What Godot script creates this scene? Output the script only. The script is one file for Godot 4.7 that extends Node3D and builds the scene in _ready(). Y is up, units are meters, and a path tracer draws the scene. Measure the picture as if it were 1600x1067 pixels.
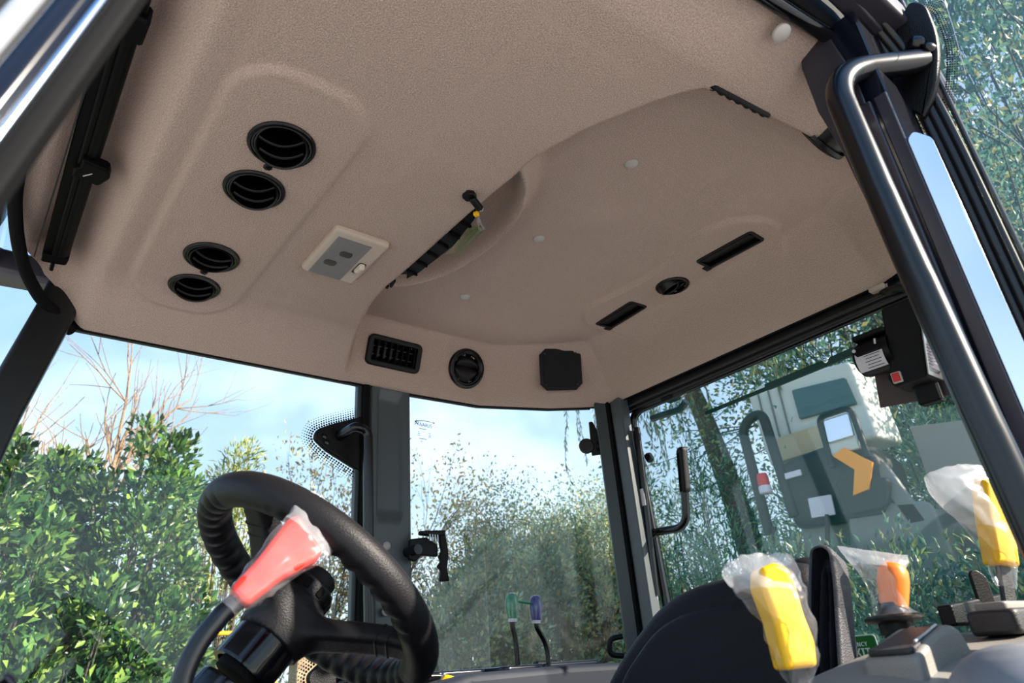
extends Node3D
# A tractor cab seen from its open near door, looking up across to the far rear corner.
# x runs to the tractor's rear, y up, z towards the open near door; the cab floor is y = 0, the yard y = -0.95.

var M := {}
var used := {}
var rng := RandomNumberGenerator.new()

# ---------------------------------------------------------------- mesh building
class Mb:
	var v := PackedVector3Array()
	var t := PackedInt32Array()
	var c := PackedColorArray()
	var uv := PackedVector2Array()
	func p(q: Vector3) -> int:
		v.append(q)
		return v.size() - 1
	func tri(a: int, b: int, d: int) -> void:
		t.append(a); t.append(b); t.append(d)
	func quad(a: int, b: int, d: int, e: int) -> void:
		tri(a, b, d); tri(a, d, e)
	func otri(a: int, b: int, d: int, mid: Vector3) -> void:   # wound to face away from mid
		var nn := (v[b] - v[a]).cross(v[d] - v[a])
		if nn.dot((v[a] + v[b] + v[d]) / 3.0 - mid) < 0.0:
			tri(a, d, b)
		else:
			tri(a, b, d)
	func oquad(a: int, b: int, d: int, e: int, mid: Vector3) -> void:
		otri(a, b, d, mid); otri(a, d, e, mid)

	func box(size: Vector3, at := Vector3.ZERO, basis := Basis(), ch := 0.0) -> Mb:
		var h := size * 0.5
		ch = minf(ch, minf(h.x, minf(h.y, h.z)) * 0.95)
		var id := {}
		for a in 3:
			for s in [-1, 1]:
				for sb in [-1, 1]:
					for sc in [-1, 1]:
						var q := Vector3()
						q[a] = s * h[a]
						q[(a + 1) % 3] = sb * (h[(a + 1) % 3] - ch)
						q[(a + 2) % 3] = sc * (h[(a + 2) % 3] - ch)
						id[[a, s, sb, sc]] = p(at + basis * q)
		for a in 3:
			for s in [-1, 1]:
				oquad(id[[a, s, -1, -1]], id[[a, s, 1, -1]], id[[a, s, 1, 1]], id[[a, s, -1, 1]], at)
		if ch > 0.0:
			for a in 3:   # edges run along axis a, between faces of axes b and d
				var b := (a + 1) % 3
				var d := (a + 2) % 3
				for s in [-1, 1]:
					for r in [-1, 1]:
						# face b (sign s): its coordinates are (d, a); face d (sign r): (a, b)
						oquad(id[[b, s, r, -1]], id[[b, s, r, 1]], id[[d, r, 1, s]], id[[d, r, -1, s]], at)
			for s in [-1, 1]:
				for r in [-1, 1]:
					for q in [-1, 1]:
						otri(id[[0, s, r, q]], id[[1, r, q, s]], id[[2, q, s, r]], at)
		return self

	func ring_join(a: int, b: int, n: int) -> void:
		for i in n:
			var j := (i + 1) % n
			quad(a + i, b + i, b + j, a + j)

	func fan(a: int, n: int, mid: Vector3, flip: bool) -> void:
		var o := p(mid)
		for i in n:
			var j := (i + 1) % n
			if flip:
				tri(o, a + j, a + i)
			else:
				tri(o, a + i, a + j)

	func tube(pts: Array, radius, n := 12, capped := true, closed := false, squash := 1.0) -> Mb:
		var m := pts.size()
		var side := Vector3.ZERO
		var rows := []
		for k in m:
			var tg: Vector3
			if closed:
				tg = (pts[(k + 1) % m] - pts[(k + m - 1) % m]).normalized()
			else:
				tg = (pts[mini(k + 1, m - 1)] - pts[maxi(k - 1, 0)]).normalized()
			if k == 0:
				side = tg.cross(Vector3.UP if absf(tg.y) < 0.9 else Vector3.RIGHT).normalized()
			else:
				side = (side - tg * side.dot(tg)).normalized()
			var up := side.cross(tg).normalized()
			var r: float = radius[k] if radius is Array else radius
			rows.append(v.size())
			for i in n:
				var an := TAU * i / n
				p(pts[k] + (side * cos(an) + up * sin(an) * squash) * r)
		for k in (m if closed else m - 1):
			ring_join(rows[(k + 1) % m], rows[k], n)
		if capped and not closed:
			fan(rows[0], n, pts[0], false)
			fan(rows[m - 1], n, pts[m - 1], true)
		return self

	# prof: (radius, height) from one end to the other, with the outside on the right of an upward run
	func lathe(prof: Array, xf := Transform3D(), n := 32) -> Mb:
		var last := -1
		for q in prof:
			var a := v.size()
			for i in n:
				var an := TAU * i / n
				p(xf * Vector3(cos(an) * q.x, q.y, sin(an) * q.x))
			if last >= 0:
				for i in n:
					var j := (i + 1) % n
					quad(last + i, a + i, a + j, last + j)
			last = a
		return self

	# poly: outline in local x, y (counter-clockwise); depth along local z, round edges of radius bev
	func slab(poly: PackedVector2Array, depth: float, xf := Transform3D(), bev := 0.0, steps := 3, hole := PackedVector2Array(), sunk := 0.0) -> Mb:   # hole: a groove let into the front face
		if Geometry2D.is_polygon_clockwise(poly):
			poly = poly.duplicate()
			poly.reverse()
		var n := poly.size()
		var rings := []
		var levels := []
		if bev > 0.0:
			for k in steps + 1:
				var an := PI * 0.5 * k / steps
				levels.append(Vector2(bev * (1.0 - sin(an)), -depth * 0.5 + bev * (1.0 - cos(an))))
			for k in range(steps, -1, -1):
				levels.append(Vector2(levels[k].x, -levels[k].y))
		else:
			levels = [Vector2(0, -depth * 0.5), Vector2(0, depth * 0.5)]
		for l in levels:
			rings.append(v.size())
			for i in n:
				var a := poly[(i + n - 1) % n]
				var b := poly[i]
				var d := poly[(i + 1) % n]
				var e1 := (b - a).normalized()
				var e2 := (d - b).normalized()
				var n1 := Vector2(-e1.y, e1.x)
				var n2 := Vector2(-e2.y, e2.x)
				var mit := n1 + n2
				var den := maxf(0.35, mit.dot(n1))
				var q: Vector2 = b + mit / den * l.x
				p(xf * Vector3(q.x, q.y, l.y))
		for k in rings.size() - 1:
			ring_join(rings[k + 1], rings[k], n)
		var tr := Geometry2D.triangulate_polygon(poly)
		for k in range(0, tr.size(), 3):
			var a := tr[k]
			var b := tr[k + 1]
			var d := tr[k + 2]
			if (poly[b] - poly[a]).cross(poly[d] - poly[a]) < 0.0:
				var s := b
				b = d
				d = s
			if hole.is_empty():
				tri(rings[-1] + a, rings[-1] + b, rings[-1] + d)
			tri(rings[0] + a, rings[0] + d, rings[0] + b)
		if not hole.is_empty():
			if not Geometry2D.is_polygon_clockwise(hole):
				hole = hole.duplicate()
				hole.reverse()
			var hn := hole.size()
			var h0 := v.size()
			for q in hole:
				p(xf * Vector3(q.x, q.y, depth * 0.5))
			var f0 := v.size()
			for q in hole:
				p(xf * Vector3(q.x, q.y, depth * 0.5 - sunk))
			ring_join(f0, h0, hn)
			var near := Vector2i()
			var best := 1e9
			var inner := []
			for i in n:   # the front ring after bevelling
				var w := xf.affine_inverse() * v[rings[-1] + i]
				inner.append(Vector2(w.x, w.y))
			for i in n:
				for j in hn:
					var d: float = inner[i].distance_squared_to(hole[j])
					if d < best:
						best = d
						near = Vector2i(i, j)
			var key := PackedVector2Array()
			var ids := []
			for i in n + 1:
				key.append(inner[(near.x + i) % n])
				ids.append(rings[-1] + (near.x + i) % n)
			for j in hn + 1:
				key.append(hole[(near.y + j) % hn])
				ids.append(h0 + (near.y + j) % hn)
			var kt := Geometry2D.triangulate_polygon(key)
			for k in range(0, kt.size(), 3):
				var a: int = ids[kt[k]]
				var b: int = ids[kt[k + 1]]
				var d: int = ids[kt[k + 2]]
				if (key[kt[k + 1]] - key[kt[k]]).cross(key[kt[k + 2]] - key[kt[k]]) < 0.0:
					tri(a, d, b)
				else:
					tri(a, b, d)
			var ft := Geometry2D.triangulate_polygon(hole)
			for k in range(0, ft.size(), 3):
				if (hole[ft[k + 1]] - hole[ft[k]]).cross(hole[ft[k + 2]] - hole[ft[k]]) < 0.0:
					tri(f0 + ft[k], f0 + ft[k + 2], f0 + ft[k + 1])
				else:
					tri(f0 + ft[k], f0 + ft[k + 1], f0 + ft[k + 2])
		return self

	# an open-fronted box duct sunk below local z = 0
	func duct(w: float, h: float, deep: float, xf := Transform3D()) -> Mb:
		box(Vector3(w, 0.002, deep), xf * Vector3(0, h * 0.5, -deep * 0.5), xf.basis)
		box(Vector3(w, 0.002, deep), xf * Vector3(0, -h * 0.5, -deep * 0.5), xf.basis)
		box(Vector3(0.002, h, deep), xf * Vector3(w * 0.5, 0, -deep * 0.5), xf.basis)
		box(Vector3(0.002, h, deep), xf * Vector3(-w * 0.5, 0, -deep * 0.5), xf.basis)
		box(Vector3(w, h, 0.002), xf * Vector3(0, 0, -deep), xf.basis)
		return self

	# closed 2D profile along a path; local x of the profile points along side, y along up
	func sweep(prof: PackedVector2Array, pts: Array, up: Vector3, closed := false, capped := true) -> Mb:
		if Geometry2D.is_polygon_clockwise(prof):
			prof = prof.duplicate()
			prof.reverse()
		var m := pts.size()
		var n := prof.size()
		var rows := []
		for k in m:
			var tg: Vector3
			if closed:
				tg = (pts[(k + 1) % m] - pts[(k + m - 1) % m]).normalized()
			else:
				tg = (pts[mini(k + 1, m - 1)] - pts[maxi(k - 1, 0)]).normalized()
			var side := tg.cross(up).normalized()
			var u2 := side.cross(tg).normalized()
			rows.append(v.size())
			for q in prof:
				p(pts[k] + side * q.x + u2 * q.y)
		for k in (m if closed else m - 1):
			ring_join(rows[(k + 1) % m], rows[k], n)
		if capped and not closed:
			var tr := Geometry2D.triangulate_polygon(prof)
			for k in range(0, tr.size(), 3):
				var a := tr[k]
				var b := tr[k + 1]
				var d := tr[k + 2]
				if (prof[b] - prof[a]).cross(prof[d] - prof[a]) < 0.0:
					var s := b
					b = d
					d = s
				tri(rows[0] + a, rows[0] + b, rows[0] + d)
				tri(rows[m - 1] + a, rows[m - 1] + d, rows[m - 1] + b)
		return self

	# f(u, v) -> point, u and v from 0 to 1; with thick > 0 the sheet gets a back and rims
	func sheet(nu: int, nv: int, f: Callable, thick := 0.0) -> Mb:
		var a := v.size()
		for j in nv + 1:
			for i in nu + 1:
				p(f.call(float(i) / nu, float(j) / nv))
		var w := nu + 1
		for j in nv:
			for i in nu:
				quad(a + j * w + i, a + j * w + i + 1, a + (j + 1) * w + i + 1, a + (j + 1) * w + i)
		if thick > 0.0:
			var b := v.size()
			for j in nv + 1:
				for i in nu + 1:
					var x0 := v[a + j * w + maxi(i - 1, 0)]
					var x1 := v[a + j * w + mini(i + 1, nu)]
					var y0 := v[a + maxi(j - 1, 0) * w + i]
					var y1 := v[a + mini(j + 1, nv) * w + i]
					p(v[a + j * w + i] - (x1 - x0).cross(y1 - y0).normalized() * thick)
			for j in nv:
				for i in nu:
					quad(b + j * w + i, b + (j + 1) * w + i, b + (j + 1) * w + i + 1, b + j * w + i + 1)
			for i in nu:
				quad(a + i, b + i, b + i + 1, a + i + 1)
				quad(a + nv * w + i, a + nv * w + i + 1, b + nv * w + i + 1, b + nv * w + i)
			for j in nv:
				quad(a + j * w, a + (j + 1) * w, b + (j + 1) * w, b + j * w)
				quad(a + j * w + nu, b + j * w + nu, b + (j + 1) * w + nu, a + (j + 1) * w + nu)
		return self

	# surface nets of a signed distance field
	func blob(lo: Vector3, hi: Vector3, cell: float, f: Callable) -> Mb:
		var n := Vector3i(((hi - lo) / cell).ceil()) + Vector3i.ONE
		var val := PackedFloat32Array()
		val.resize(n.x * n.y * n.z)
		var k := 0
		for z in n.z:
			for y in n.y:
				var x := 0
				while x < n.x:
					var d: float = f.call(lo + Vector3(x, y, z) * cell)
					val[k + x] = d
					# far from the surface the next few samples cannot cross it
					var skip := int(absf(d) / cell * 0.7) - 1
					x += 1
					while skip > 0 and x < n.x:
						val[k + x] = d
						x += 1
						skip -= 1
				k += n.x
		var sx := 1
		var sy := n.x
		var sz := n.x * n.y
		var at := PackedInt32Array()
		at.resize(val.size())
		at.fill(-1)
		for z in n.z - 1:
			for y in n.y - 1:
				for x in n.x - 1:
					var o := x + y * sy + z * sz
					var inside := val[o] < 0.0
					var mixed := false
					for q in [sx, sy, sx + sy, sz, sx + sz, sy + sz, sx + sy + sz]:
						if (val[o + q] < 0.0) != inside:
							mixed = true
							break
					if not mixed:
						continue
					var sum := Vector3.ZERO
					var cnt := 0
					for e in 12:
						var ax := e >> 2
						var b1 := e & 1
						var b2 := (e >> 1) & 1
						var c0 := Vector3()
						c0[(ax + 1) % 3] = b1
						c0[(ax + 2) % 3] = b2
						var i0 := o + int(c0.x) + int(c0.y) * sy + int(c0.z) * sz
						var i1: int = i0 + [sx, sy, sz][ax]
						var d0 := val[i0]
						var d1 := val[i1]
						if (d0 < 0.0) != (d1 < 0.0):
							c0[ax] = d0 / (d0 - d1)
							sum += c0
							cnt += 1
					at[o] = p(lo + (Vector3(x, y, z) + sum / cnt) * cell)
		for z in range(1, n.z - 1):
			for y in range(1, n.y - 1):
				for x in range(1, n.x - 1):
					var o := x + y * sy + z * sz
					var d0 := val[o] < 0.0
					for ax in 3:
						var st: int = [sx, sy, sz][ax]
						if d0 == (val[o + st] < 0.0):
							continue
						var s1: int = [sy, sz, sx][ax]
						var s2: int = [sz, sx, sy][ax]
						var a := at[o - s1 - s2]
						var b := at[o - s2]
						var d := at[o]
						var e := at[o - s1]
						if a < 0 or b < 0 or d < 0 or e < 0:
							continue
						if d0:
							quad(a, b, d, e)
						else:
							quad(a, e, d, b)
		return self

	func mesh(crease := 40.0) -> ArrayMesh:
		var nt := t.size() / 3
		var fn := PackedVector3Array()
		fn.resize(nt)
		for k in nt:
			fn[k] = (v[t[k * 3 + 1]] - v[t[k * 3]]).cross(v[t[k * 3 + 2]] - v[t[k * 3]])
		var arr := []
		arr.resize(Mesh.ARRAY_MAX)
		if crease >= 180.0:
			var nn := PackedVector3Array()
			nn.resize(v.size())
			var idx := PackedInt32Array()
			idx.resize(nt * 3)
			for k in nt:
				for q in 3:
					nn[t[k * 3 + q]] += fn[k]
				idx[k * 3] = t[k * 3]
				idx[k * 3 + 1] = t[k * 3 + 2]
				idx[k * 3 + 2] = t[k * 3 + 1]
			for k in nn.size():
				nn[k] = nn[k].normalized()
			arr[Mesh.ARRAY_VERTEX] = v
			arr[Mesh.ARRAY_NORMAL] = nn
			arr[Mesh.ARRAY_INDEX] = idx
			if uv.size() == v.size():
				arr[Mesh.ARRAY_TEX_UV] = uv
		else:
			var un := PackedVector3Array()
			un.resize(nt)
			var start := PackedInt32Array()
			start.resize(v.size() + 1)
			for k in nt:
				un[k] = fn[k].normalized()
				for q in 3:
					start[t[k * 3 + q] + 1] += 1
			for k in v.size():
				start[k + 1] += start[k]
			var fill := start.duplicate()
			var of := PackedInt32Array()
			of.resize(nt * 3)
			for k in nt:
				for q in 3:
					var i := t[k * 3 + q]
					of[fill[i]] = k
					fill[i] += 1
			var co := cos(deg_to_rad(crease))
			var pv := PackedVector3Array()
			var pn := PackedVector3Array()
			pv.resize(nt * 3)
			pn.resize(nt * 3)
			for k in nt:
				for q in 3:
					var i := t[k * 3 + q]
					var s := Vector3.ZERO
					for e in range(start[i], start[i + 1]):
						if un[of[e]].dot(un[k]) > co:
							s += fn[of[e]]
					var o := k * 3 + (0 if q == 0 else 3 - q)
					pv[o] = v[i]
					pn[o] = s.normalized()
			arr[Mesh.ARRAY_VERTEX] = pv
			arr[Mesh.ARRAY_NORMAL] = pn
		var me := ArrayMesh.new()
		me.add_surface_from_arrays(Mesh.PRIMITIVE_TRIANGLES, arr)
		return me


# ---------------------------------------------------------------- naming and tagging
func numbered(called: String) -> String:
	if not used.has(called):
		used[called] = 0
		return called
	used[called] += 1
	return "%s_%03d" % [called, used[called]]

func tag(o: Node3D, label: String, category: String, group := "") -> Node3D:
	o.set_meta("label", label)
	o.set_meta("category", category)
	if group:
		o.set_meta("group", group)
	return o

func thing(called: String, label: String, category: String, at := Vector3.ZERO, group := "") -> Node3D:
	var o := Node3D.new()
	o.name = numbered(called)
	add_child(o, true)
	o.position = at
	return tag(o, label, category, group)

# one named mesh; its vertices are given in the parent's space
func obj(called: String, m, mat: Material, parent: Node3D = null, crease := 40.0) -> MeshInstance3D:
	var o := MeshInstance3D.new()
	o.mesh = m.mesh(crease) if m is Mb else m
	o.material_override = mat
	if parent == null:
		o.name = numbered(called)
		add_child(o, true)
	else:
		var nm := called
		var k := 0
		while parent.has_node(nm):
			k += 1
			nm = "%s_%03d" % [called, k]
		o.name = nm
		parent.add_child(o, true)
	return o

func struct(called: String, m, mat: Material, label := "", crease := 40.0) -> MeshInstance3D:
	var o := obj(called, m, mat, null, crease)
	o.set_meta("kind", "structure")
	if label:
		o.set_meta("label", label)
		o.set_meta("category", called.split("_")[0])
	return o

func stuff(o: Node3D) -> Node3D:
	o.set_meta("kind", "stuff")
	return o

func dup(root: Node3D, at: Transform3D, label: String) -> Node3D:
	var r: Node3D = root.duplicate()
	r.name = numbered(root.name)
	add_child(r, true)
	r.transform = at
	r.set_meta("label", label)
	return r

# ---------------------------------------------------------------- paths and frames
func fillet(pts: Array, r: float, n := 6) -> Array:
	var out := [pts[0]]
	for k in range(1, pts.size() - 1):
		var a: Vector3 = pts[k - 1]
		var b: Vector3 = pts[k]
		var d: Vector3 = pts[k + 1]
		var e1 := (a - b).normalized()
		var e2 := (d - b).normalized()
		var l := minf(r, minf((a - b).length(), (d - b).length()) * 0.48)
		for i in n + 1:
			var s := float(i) / n
			out.append((b + e1 * l).lerp(b, s).lerp(b.lerp(b + e2 * l, s), s))
	out.append(pts[-1])
	return out

func spline(pts: Array, per := 8) -> Array:
	var out := []
	for k in pts.size() - 1:
		var a: Vector3 = pts[maxi(k - 1, 0)]
		var b: Vector3 = pts[k]
		var d: Vector3 = pts[k + 1]
		var e: Vector3 = pts[mini(k + 2, pts.size() - 1)]
		for i in per:
			out.append(b.cubic_interpolate(d, a, e, float(i) / per))
	out.append(pts[-1])
	return out

func round_poly(pts: Array, r, n := 5) -> PackedVector2Array:
	var out := PackedVector2Array()
	var m := pts.size()
	for k in m:
		var a: Vector2 = pts[(k + m - 1) % m]
		var b: Vector2 = pts[k]
		var d: Vector2 = pts[(k + 1) % m]
		var rr: float = r[k] if r is Array else r
		var l := minf(rr, minf((a - b).length(), (d - b).length()) * 0.49)
		var e1 := (a - b).normalized() * l
		var e2 := (d - b).normalized() * l
		if l < 1e-5:
			out.append(b)
			continue
		for i in n + 1:
			var s := float(i) / n
			out.append((b + e1).lerp(b, s).lerp(b.lerp(b + e2, s), s))
	return out

func rect(w: float, h: float, r := 0.0, n := 5) -> PackedVector2Array:
	return round_poly([Vector2(-w, -h) / 2, Vector2(w, -h) / 2, Vector2(w, h) / 2, Vector2(-w, h) / 2], r, n)

func disc(r: float, n := 24) -> PackedVector2Array:
	var out := PackedVector2Array()
	for i in n:
		out.append(Vector2(cos(TAU * i / n), sin(TAU * i / n)) * r)
	return out

# a frame whose local z looks along n and whose local y is as near to up as it can be
func facing(at: Vector3, nrm: Vector3, up := Vector3.UP) -> Transform3D:
	var z := nrm.normalized()
	var x := up.cross(z).normalized()
	return Transform3D(Basis(x, z.cross(x), z), at)

# a frame whose local y looks along n
func standing(at: Vector3, nrm: Vector3, fwd := Vector3.RIGHT) -> Transform3D:
	var y := nrm.normalized()
	var z := fwd.cross(y).normalized()
	if z.length() < 0.1:
		z = Vector3.BACK.cross(y).normalized()
	return Transform3D(Basis(y.cross(z), y, z), at)

static func ss(a: float, b: float, x: float) -> float:
	var q := clampf((x - a) / (b - a), 0.0, 1.0)
	return q * q * (3.0 - 2.0 * q)

static func smin(a: float, b: float, k: float) -> float:
	var h := maxf(k - absf(a - b), 0.0) / k
	return minf(a, b) - h * h * k * 0.25

static func sd_seg(p: Vector3, a: Vector3, b: Vector3, ra: float, rb: float) -> float:
	var ab := b - a
	var h := clampf((p - a).dot(ab) / ab.length_squared(), 0.0, 1.0)
	return (p - a - ab * h).length() - lerpf(ra, rb, h)

static func sd_box(p: Vector3, h: Vector3, r: float) -> float:
	var q := p.abs() - h + Vector3.ONE * r
	return Vector3(maxf(q.x, 0), maxf(q.y, 0), maxf(q.z, 0)).length() + minf(maxf(q.x, maxf(q.y, q.z)), 0.0) - r

# ---------------------------------------------------------------- materials
func mat(called: String, col: Color, rough: float, metal := 0.0) -> StandardMaterial3D:
	var m := StandardMaterial3D.new()
	m.resource_name = called
	m.albedo_color = col
	m.roughness = rough
	m.metallic = metal
	M[called] = m
	return m

func noise_tex(size: int, freq: float, kind: int, octaves: int, sd: int, ramp: Gradient = null, bumpy := 0.0) -> NoiseTexture2D:
	var n := FastNoiseLite.new()
	n.noise_type = kind
	n.frequency = freq
	n.fractal_octaves = octaves
	n.seed = sd
	var tx := NoiseTexture2D.new()
	tx.width = size
	tx.height = size
	tx.seamless = true
	tx.noise = n
	if ramp:
		tx.color_ramp = ramp
	if bumpy > 0.0:
		tx.as_normal_map = true
		tx.bump_strength = bumpy
	return tx

func ramp(cols: Array, at: Array) -> Gradient:
	var g := Gradient.new()
	g.offsets = PackedFloat32Array(at)
	g.colors = PackedColorArray(cols)
	return g

func tri_map(m: StandardMaterial3D, scale: float, world := false) -> void:
	m.uv1_triplanar = true
	m.uv1_world_triplanar = world
	m.uv1_scale = Vector3.ONE * scale

func materials() -> void:
	# headliner: short needle-felt, warm grey-beige with a salt-and-pepper grain
	var felt := mat("felt", Color(1, 1, 1), 0.95)
	felt.albedo_texture = noise_tex(512, 0.22, FastNoiseLite.TYPE_SIMPLEX, 3, 3, ramp([Color(0.59, 0.52, 0.475), Color(0.7, 0.62, 0.57), Color(0.795, 0.715, 0.665)], [0.2, 0.5, 0.8]))
	felt.normal_enabled = true
	felt.normal_texture = noise_tex(512, 0.2, FastNoiseLite.TYPE_SIMPLEX, 3, 5, null, 5.0)
	felt.normal_scale = 0.55
	felt.metallic_specular = 0.2
	tri_map(felt, 3.2)
	var grain := noise_tex(256, 0.12, FastNoiseLite.TYPE_CELLULAR, 2, 9, null, 4.0)
	for e in [["black_plastic", Color(0.03, 0.03, 0.04), 0.42], ["soft_black", Color(0.06, 0.06, 0.072), 0.62], ["grip_black", Color(0.075, 0.072, 0.085), 0.5], ["seat_vinyl", Color(0.07, 0.07, 0.095), 0.6], ["arm_plastic", Color(0.2, 0.2, 0.23), 0.6], ["console_plastic", Color(0.5, 0.485, 0.46), 0.55], ["console_dark", Color(0.14, 0.14, 0.15), 0.5]]:
		var m := mat(e[0], e[1], e[2])
		m.normal_enabled = true
		m.normal_texture = grain
		m.normal_scale = 0.35
		tri_map(m, 14.0)
	for k in ["black_plastic", "soft_black", "grip_black", "seat_vinyl"]:
		M[k].metallic_specular = 0.35
	M.arm_plastic.normal_scale = 1.2
	M.seat_vinyl.normal_scale = 0.6
	mat("vent_black", Color(0.018, 0.018, 0.024), 0.3)
	mat("rubber", Color(0.04, 0.04, 0.045), 0.75).metallic_specular = 0.25
	M.vent_black.metallic_specular = 0.4
	mat("gloss_black", Color(0.018, 0.021, 0.035), 0.14)
	mat("navy_gloss", Color(0.035, 0.045, 0.09), 0.15)
	mat("tube_black", Color(0.018, 0.024, 0.045), 0.25)
	mat("post_plum", Color(0.17, 0.16, 0.19), 0.35)
	mat("rubber_sheen", Color(0.035, 0.035, 0.045), 0.38)
	mat("fender_grey", Color(0.42, 0.43, 0.45), 0.45)
	mat("patch_brown", Color(0.3, 0.25, 0.26), 0.5)
	mat("concrete", Color(0.52, 0.5, 0.46), 0.85)
	mat("frit_black", Color(0.02, 0.025, 0.03), 0.6)
	mat("etch", Color(0.45, 0.55, 0.6), 0.6)
	mat("pillar_grey", Color(0.27, 0.3, 0.315), 0.4)
	mat("console_navy", Color(0.14, 0.16, 0.2), 0.6).metallic_specular = 0.3
	mat("visor_grey", Color(0.3, 0.29, 0.32), 0.35)
	mat("pillar_dark", Color(0.19, 0.225, 0.235), 0.4)
	mat("rail_black", Color(0.05, 0.055, 0.065), 0.35)
	mat("lamp_beige", Color(0.72, 0.66, 0.6), 0.4)
	mat("switch_cream", Color(0.8, 0.75, 0.7), 0.35)
	mat("cap_grey", Color(0.68, 0.66, 0.64), 0.45)
	mat("metal", Color(0.72, 0.72, 0.72), 0.3, 1.0)
	mat("brass", Color(0.85, 0.68, 0.45), 0.3, 1.0)
	mat("yellow", Color(0.96, 0.72, 0.03), 0.4)
	mat("orange", Color(0.93, 0.47, 0.12), 0.4)
	mat("red", Color(0.82, 0.15, 0.1), 0.4)
	mat("blind_black", Color(0.022, 0.022, 0.027), 0.5).metallic_specular = 0.2
	mat("timber", Color(0.62, 0.53, 0.4), 0.85)
	mat("signal_red", Color(0.8, 0.05, 0.05), 0.4)
	mat("knob_green", Color(0.12, 0.5, 0.34), 0.3)
	mat("knob_blue", Color(0.16, 0.2, 0.48), 0.3)
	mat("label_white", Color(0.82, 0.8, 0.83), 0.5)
	mat("ink", Color(0.1, 0.1, 0.12), 0.6)
	mat("exit_green", Color(0.02, 0.42, 0.1), 0.45)
	mat("white_print", Color(0.85, 0.9, 0.87), 0.5)
	mat("silver_paint", Color(0.6, 0.62, 0.65), 0.3, 0.3)
	# glass panes: smooth thin sheets with a trace of dust
	for e in [["glass", Color(0.75, 0.85, 0.85, 0.03)], ["rear_glass", Color(0.2, 0.52, 0.51, 0.24)], ["door_glass", Color(0.27, 0.42, 0.43, 0.4)]]:
		var g := mat(e[0], e[1], 0.03)
		g.transparency = BaseMaterial3D.TRANSPARENCY_ALPHA
	# polythene bags
	var bag := mat("polythene", Color(0.93, 0.94, 0.97, 0.05), 0.17)
	bag.transparency = BaseMaterial3D.TRANSPARENCY_ALPHA
	var loose := mat("loose_film", Color(0.93, 0.94, 0.97, 0.17), 0.18)
	loose.transparency = BaseMaterial3D.TRANSPARENCY_ALPHA
	var lens := mat("lens", Color(0.5, 0.49, 0.49), 0.3)
	lens.backlight_enabled = true
	lens.backlight = Color(0.2, 0.2, 0.2)
	var pcb := mat("pcb", Color(0.4, 0.46, 0.24, 0.3), 0.1)
	pcb.transparency = BaseMaterial3D.TRANSPARENCY_ALPHA
	# outside
	var yard := mat("yard", Color(1, 1, 1), 0.9)
	yard.albedo_texture = noise_tex(512, 0.02, FastNoiseLite.TYPE_SIMPLEX, 6, 21, ramp([Color(0.62, 0.6, 0.585), Color(0.72, 0.7, 0.685), Color(0.8, 0.785, 0.77)], [0.2, 0.5, 0.8]))
	tri_map(yard, 0.35, true)
	var grass := mat("grass", Color(1, 1, 1), 0.95)
	grass.albedo_texture = noise_tex(512, 0.03, FastNoiseLite.TYPE_SIMPLEX, 6, 22, ramp([Color(0.3, 0.34, 0.14), Color(0.48, 0.5, 0.24), Color(0.62, 0.58, 0.36)], [0.2, 0.5, 0.8]))
	tri_map(grass, 0.3, true)
	for e in [["bark", Color(0.36, 0.29, 0.22)], ["bark_pale", Color(0.55, 0.44, 0.32)], ["bark_dark", Color(0.2, 0.17, 0.14)]]:
		var m := mat(e[0], Color(1, 1, 1), 0.9)
		var c: Color = e[1]
		m.albedo_texture = noise_tex(128, 0.06, FastNoiseLite.TYPE_SIMPLEX, 4, 31, ramp([c.darkened(0.35), c, c.lightened(0.25)], [0.25, 0.5, 0.8]))
		tri_map(m, 4.0)
	var leaf := mat("leaf", Color(1, 1, 1), 0.38)
	leaf.vertex_color_use_as_albedo = true
	leaf.backlight_enabled = true
	leaf.backlight = Color(0.8, 0.8, 0.8)
	leaf.cull_mode = BaseMaterial3D.CULL_DISABLED
	mat("far_wall", Color(0.78, 0.8, 0.76), 0.7)
	mat("far_cream", Color(0.72, 0.66, 0.52), 0.7)
	mat("far_window", Color(0.22, 0.36, 0.38), 0.1)
	mat("machine_dark", Color(0.03, 0.05, 0.06), 0.55)
	mat("machine_grey", Color(0.45, 0.47, 0.45), 0.5)
	mat("chevron", Color(0.98, 0.62, 0.03), 0.5)
	mat("far_roof", Color(0.5, 0.25, 0.18), 0.8)
	mat("chrome", Color(0.85, 0.87, 0.9), 0.12, 1.0)

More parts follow.
